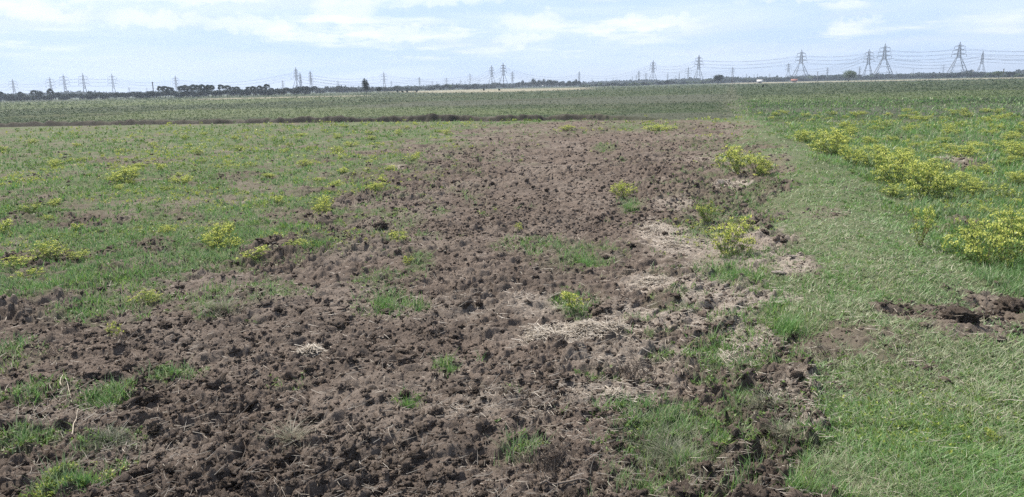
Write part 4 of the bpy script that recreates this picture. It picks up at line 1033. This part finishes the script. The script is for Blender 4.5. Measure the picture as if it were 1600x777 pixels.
big = [('wide', 1495, 65.5, 46, 12, "rightmost wide-legged lattice pylon, as tall as the left of its neighbours"),
       ('wide', 1379, 68, 46, 10, "tall wide-legged pylon, right one of the close pair"),
       ('mid', 1355, 76.5, 44, -12, "narrower pylon, left one of the close pair on the right"),
       ('wide', 1250, 77.5, 46, 14, "wide-legged pylon standing above the red roofed house"),
       ('mid', 1532, 79.5, 44, 75, "slim dark pylon seen edge-on near the right border"),
       ('mid', 1091, 85.5, 46, 22, "tall pylon just left of the dark round tree"),
       ('mid', 1020, 94, 46, 30, "lattice pylon in the centre, next left of the one by the round tree"),
       ('mid', 787, 98, 46, 40, "right and taller one of the two close pylons left of the dark wood"),
       ('mid', 769, 102, 46, 40, "left one of the two close pylons left of the dark wood"),
       ('mid', 465, 105, 46, 55, "tallest pylon on the left, right after the palm row"),
       ('slim', 487, 110, 44, 60, "slim pylon right of the tallest left pylon"),
       ('slim', 601, 112, 44, 14, "pylon with wide cross arms right of the solitary ragged tree"),
       ('slim', 735, 114, 40, 5, "pylon above the dark rounded tree, left of the close pair"),
       ('slim', 277, 118, 42, 40, "pylon rising behind the gap in the palm row"),
       ('slim', 179, 115, 42, 5, "right and largest one of the five left pylons with stacked cross arms"),
       ('slim', 134, 114.5, 42, 10, "second from the right among the five left pylons"),
       ('slim', 104, 115.5, 42, -8, "middle one of the five left pylons"),
       ('slim', 82, 120, 40, 12, "second pylon from the left, behind the leaning palm"),
       ('slim', 24, 123, 40, 18, "leftmost pylon with three stacked cross arms"),
       ('mid', 1231, 98, 40, 20, "small pylon just left of the wide-legged one above the house"),
       ('mid', 1144, 104, 40, 20, "small pylon right of the dark round tree"),
       ('slim', 1075, 104, 40, 8, "pylon with arms just left of the tall one by the round tree"),
       ('slim', 998, 110, 38, 50, "small dark pylon left of the centre pylon"),
       ('slim', 801, 111, 38, 50, "small pylon right of the tall close pair"),
       ('slim', 905, 111, 38, 60, "small pylon over the right end of the dark wood"),
       ('slim', 471, 113, 36, 70, "thin pylon right beside the tallest left pylon"),
       ('slim', 656, 119.5, 36, 60, "thin pylon midway between the solitary tree and the centre"),
       ('slim', 698, 121, 34, 20, "faint pylon above the pale green middle tree")]
for a in big: put_pylon(*a, key=a[1])
for px, top in [(443, 125), (529, 125.5), (612, 126), (720, 124), (749, 124), (781, 121), (727, 127), (925, 122), (947, 122), (958, 121.5), (964, 121), (988, 119), (994, 116.5), (1009, 113), (1043, 114), (1055, 117),
                (1061, 113.5), (1070, 119), (1085, 118), (1112, 116), (1160, 117), (1166, 115), (1178, 116), (1183, 115), (1202, 114), (1342, 103.5), (1426, 107), (1473, 100), (1292, 105), (1400, 111),
                (203, 136), (230, 137), (676, 126), (683, 127), (832, 122)]:
    lab = "tiny faint pylon far off " + ("left of the tallest left pylon" if px < 450 else "between the slim left pylon and the dark wood" if px < 840 else "between the dark wood and the tree by the bank" if px < 1120 else "between the dark round tree and the small house" if px < 1215 else "among the large right pylons")
    put_pylon('slim', px, top, 32, random.uniform(0, 80), lab, lab.replace("tiny faint pylon", "faint pylons"))
# off-frame ends of the lines
for key, px, top, kind in (('R1', 1760, 58, 'wide'), ('R2', 1790, 70, 'mid'), ('L1', -60, 124, 'slim'), ('L2', -40, 112, 'slim')):
    put_pylon(kind, px, top, 46 if key[0] == 'R' else 42, 15, "pylon of the line beyond the picture edge " + ("on the right" if key[0] == 'R' else "on the left"), "pylons beyond the edge", key)
def cable_run(keys, label, group, r=.11, sag=.030):
    for idx in range(6):
        pts = []
        for a_, b_ in zip(keys[:-1], keys[1:]):
            e = []
            for k_ in (a_, b_):
                v, s, rot, tips = PY[k_]; tx, tz = tips[idx]; e.append(np.array([v[0] + math.cos(rot) * tx * s, v[1] + math.sin(rot) * tx * s, tz * s]))
            ln = np.linalg.norm(e[1] - e[0])
            for q in range(13):
                t_ = q / 12; pc = e[0] * (1 - t_) + e[1] * t_; pc[2] -= min(4 * sag * min(ln, 420) * t_ * (1 - t_), pc[2] - 5); pts.append(pc)
        segs = [(pts[i_], pts[i_ + 1], r * 2) for i_ in range(len(pts) - 1) if np.linalg.norm(pts[i_ + 1] - pts[i_]) > .01]
        tag(link("power_cable", bm_("power_cable", segs, CABLE)), label, "cable", group)
for keys, where in [(['R1', 1495, 1379, 1250], "strung through the three wide-legged pylons on the right"),
                    (['R2', 1532, 1355, 1231], "strung from the edge-on pylon to the small one above the house"),
                    ([1250, 1091, 1020], "strung over the dark round tree to the centre pylon"),
                    ([1020, 905, 787], "sagging low above the dark wood"),
                    ([787, 735, 601, 487], "strung between the close pair and the slim left pylon"),
                    ([465, 277, 179], "rising from the left pylon row to the tallest left pylon"),
                    ([179, 134, 104, 82, 24, 'L1'], "strung between the five left pylons"),
                    ([1144, 1075, 998], "strung between the small pylons right of centre"),
                    ([769, 698, 656, 471], "thin and low behind the solitary ragged tree")]:
    cable_run(keys, "grey power cable " + where, "power cables " + where)

# ------------------------------------------------------------------ posts and house
def post(px, top, bot, dist, wid, label):
    x0, y0, ht = far_place(px, dist, top)
    V, F = beams([((0, 0, 0), (0, 0, ht), wid), ((-.6, 0, ht - .5), (.6, 0, ht - .5), wid * .6)])
    tag(link("utility_pole", mesh("utility_pole", V, F, None, None, (WOODP,)), None, (x0, y0, 0)), label, "pole", "thin poles on the horizon")
post(240.5, 128, 150, 430, .35, "thin dark pole left of the palm row"); post(1567.5, 107.5, 118, 640, .4, "dark pole beside the flat topped tree near the right edge")
post(1277, 112, 120, 800, .4, "thin pole left of the light green dome tree"); post(1145, 118, 124, 640, .4, "thin short pole right of the dark round tree")
def house(px, dist, w_, h_, label, red=True):
    v = bearing(px) * dist; r = empty("farm_house", (v[0], v[1], 0)); r.rotation_euler = (0, 0, -math.atan2(v[0], v[1])); a_, b_ = w_ / 2, w_ * .35
    V = np.array([(-a_, -b_, 0), (a_, -b_, 0), (a_, b_, 0), (-a_, b_, 0), (-a_, -b_, h_), (a_, -b_, h_), (a_, b_, h_), (-a_, b_, h_), (-a_, 0, h_ * 1.55), (a_, 0, h_ * 1.55)])
    link("wall", mesh("wall", V, [(0, 1, 5, 4), (1, 2, 6, 5), (2, 3, 7, 6), (3, 0, 4, 7)], [(5, 6, 9), (7, 4, 8)], None, (WHITEW,)), r)
    e = .5; V = np.array([(-a_ - e, -b_ - e, h_ - .25), (a_ + e, -b_ - e, h_ - .25), (a_ + e, 0, h_ * 1.6 + .1), (-a_ - e, 0, h_ * 1.6 + .1), (a_ + e, b_ + e, h_ - .25), (-a_ - e, b_ + e, h_ - .25)]); V2 = np.vstack([V, V - [0, 0, .25]])
    link("roof", mesh("roof", V2, [(0, 1, 2, 3), (3, 2, 4, 5), (6, 9, 8, 7), (9, 11, 10, 8), (0, 6, 7, 1), (5, 4, 10, 11), (1, 7, 8, 2), (2, 8, 10, 4), (0, 3, 9, 6), (3, 5, 11, 9)], None, None, (TILE if red else WHITEW,)), r)
    for sx in (-.25, .3): V, F = beams([((w_ * sx, -b_ - .02, h_ * .35), (w_ * sx, -b_ - .02, h_ * .75), .9)]); link("window", mesh("window", V, F, None, None, (WOODP,)), r)
    V, F = beams([((0, -b_ - .02, .05), (0, -b_ - .02, h_ * .7), .95)]); link("door", mesh("door", V, F, None, None, (WOODP,)), r)
    return tag(r, label, "house")
house(1241, 600, 3.8, 1.5, "small white house with red roof under the wide-legged pylon"); house(1187, 620, 3.4, 1.6, "tiny white hut in the fields left of the red roofed house", False)

# ------------------------------------------------------------------ haze
hm = bpy.data.materials.new("haze_air"); hm.use_nodes = True; t_ = hm.node_tree; t_.nodes.clear()
pv = t_.nodes.new('ShaderNodeVolumePrincipled'); pv.inputs['Color'].default_value = (.74, .85, 1.0, 1); pv.inputs['Density'].default_value = .00028; pv.inputs['Anisotropy'].default_value = .25
oo = t_.nodes.new('ShaderNodeOutputMaterial'); t_.links.new(pv.outputs[0], oo.inputs['Volume'])
hw, z0, z1 = 7900, -1.2, 62
V = np.array([(sx * hw, sy * hw, zz) for zz in (z0, z1) for sx, sy in ((-1, -1), (1, -1), (1, 1), (-1, 1))])
tag(link("haze", mesh("haze", V, [(0, 3, 2, 1), (4, 5, 6, 7), (0, 1, 5, 4), (1, 2, 6, 5), (2, 3, 7, 6), (3, 0, 4, 7)], None, None, (hm,))), "thin pale blue haze lying over the whole plain", "haze", kind='stuff')
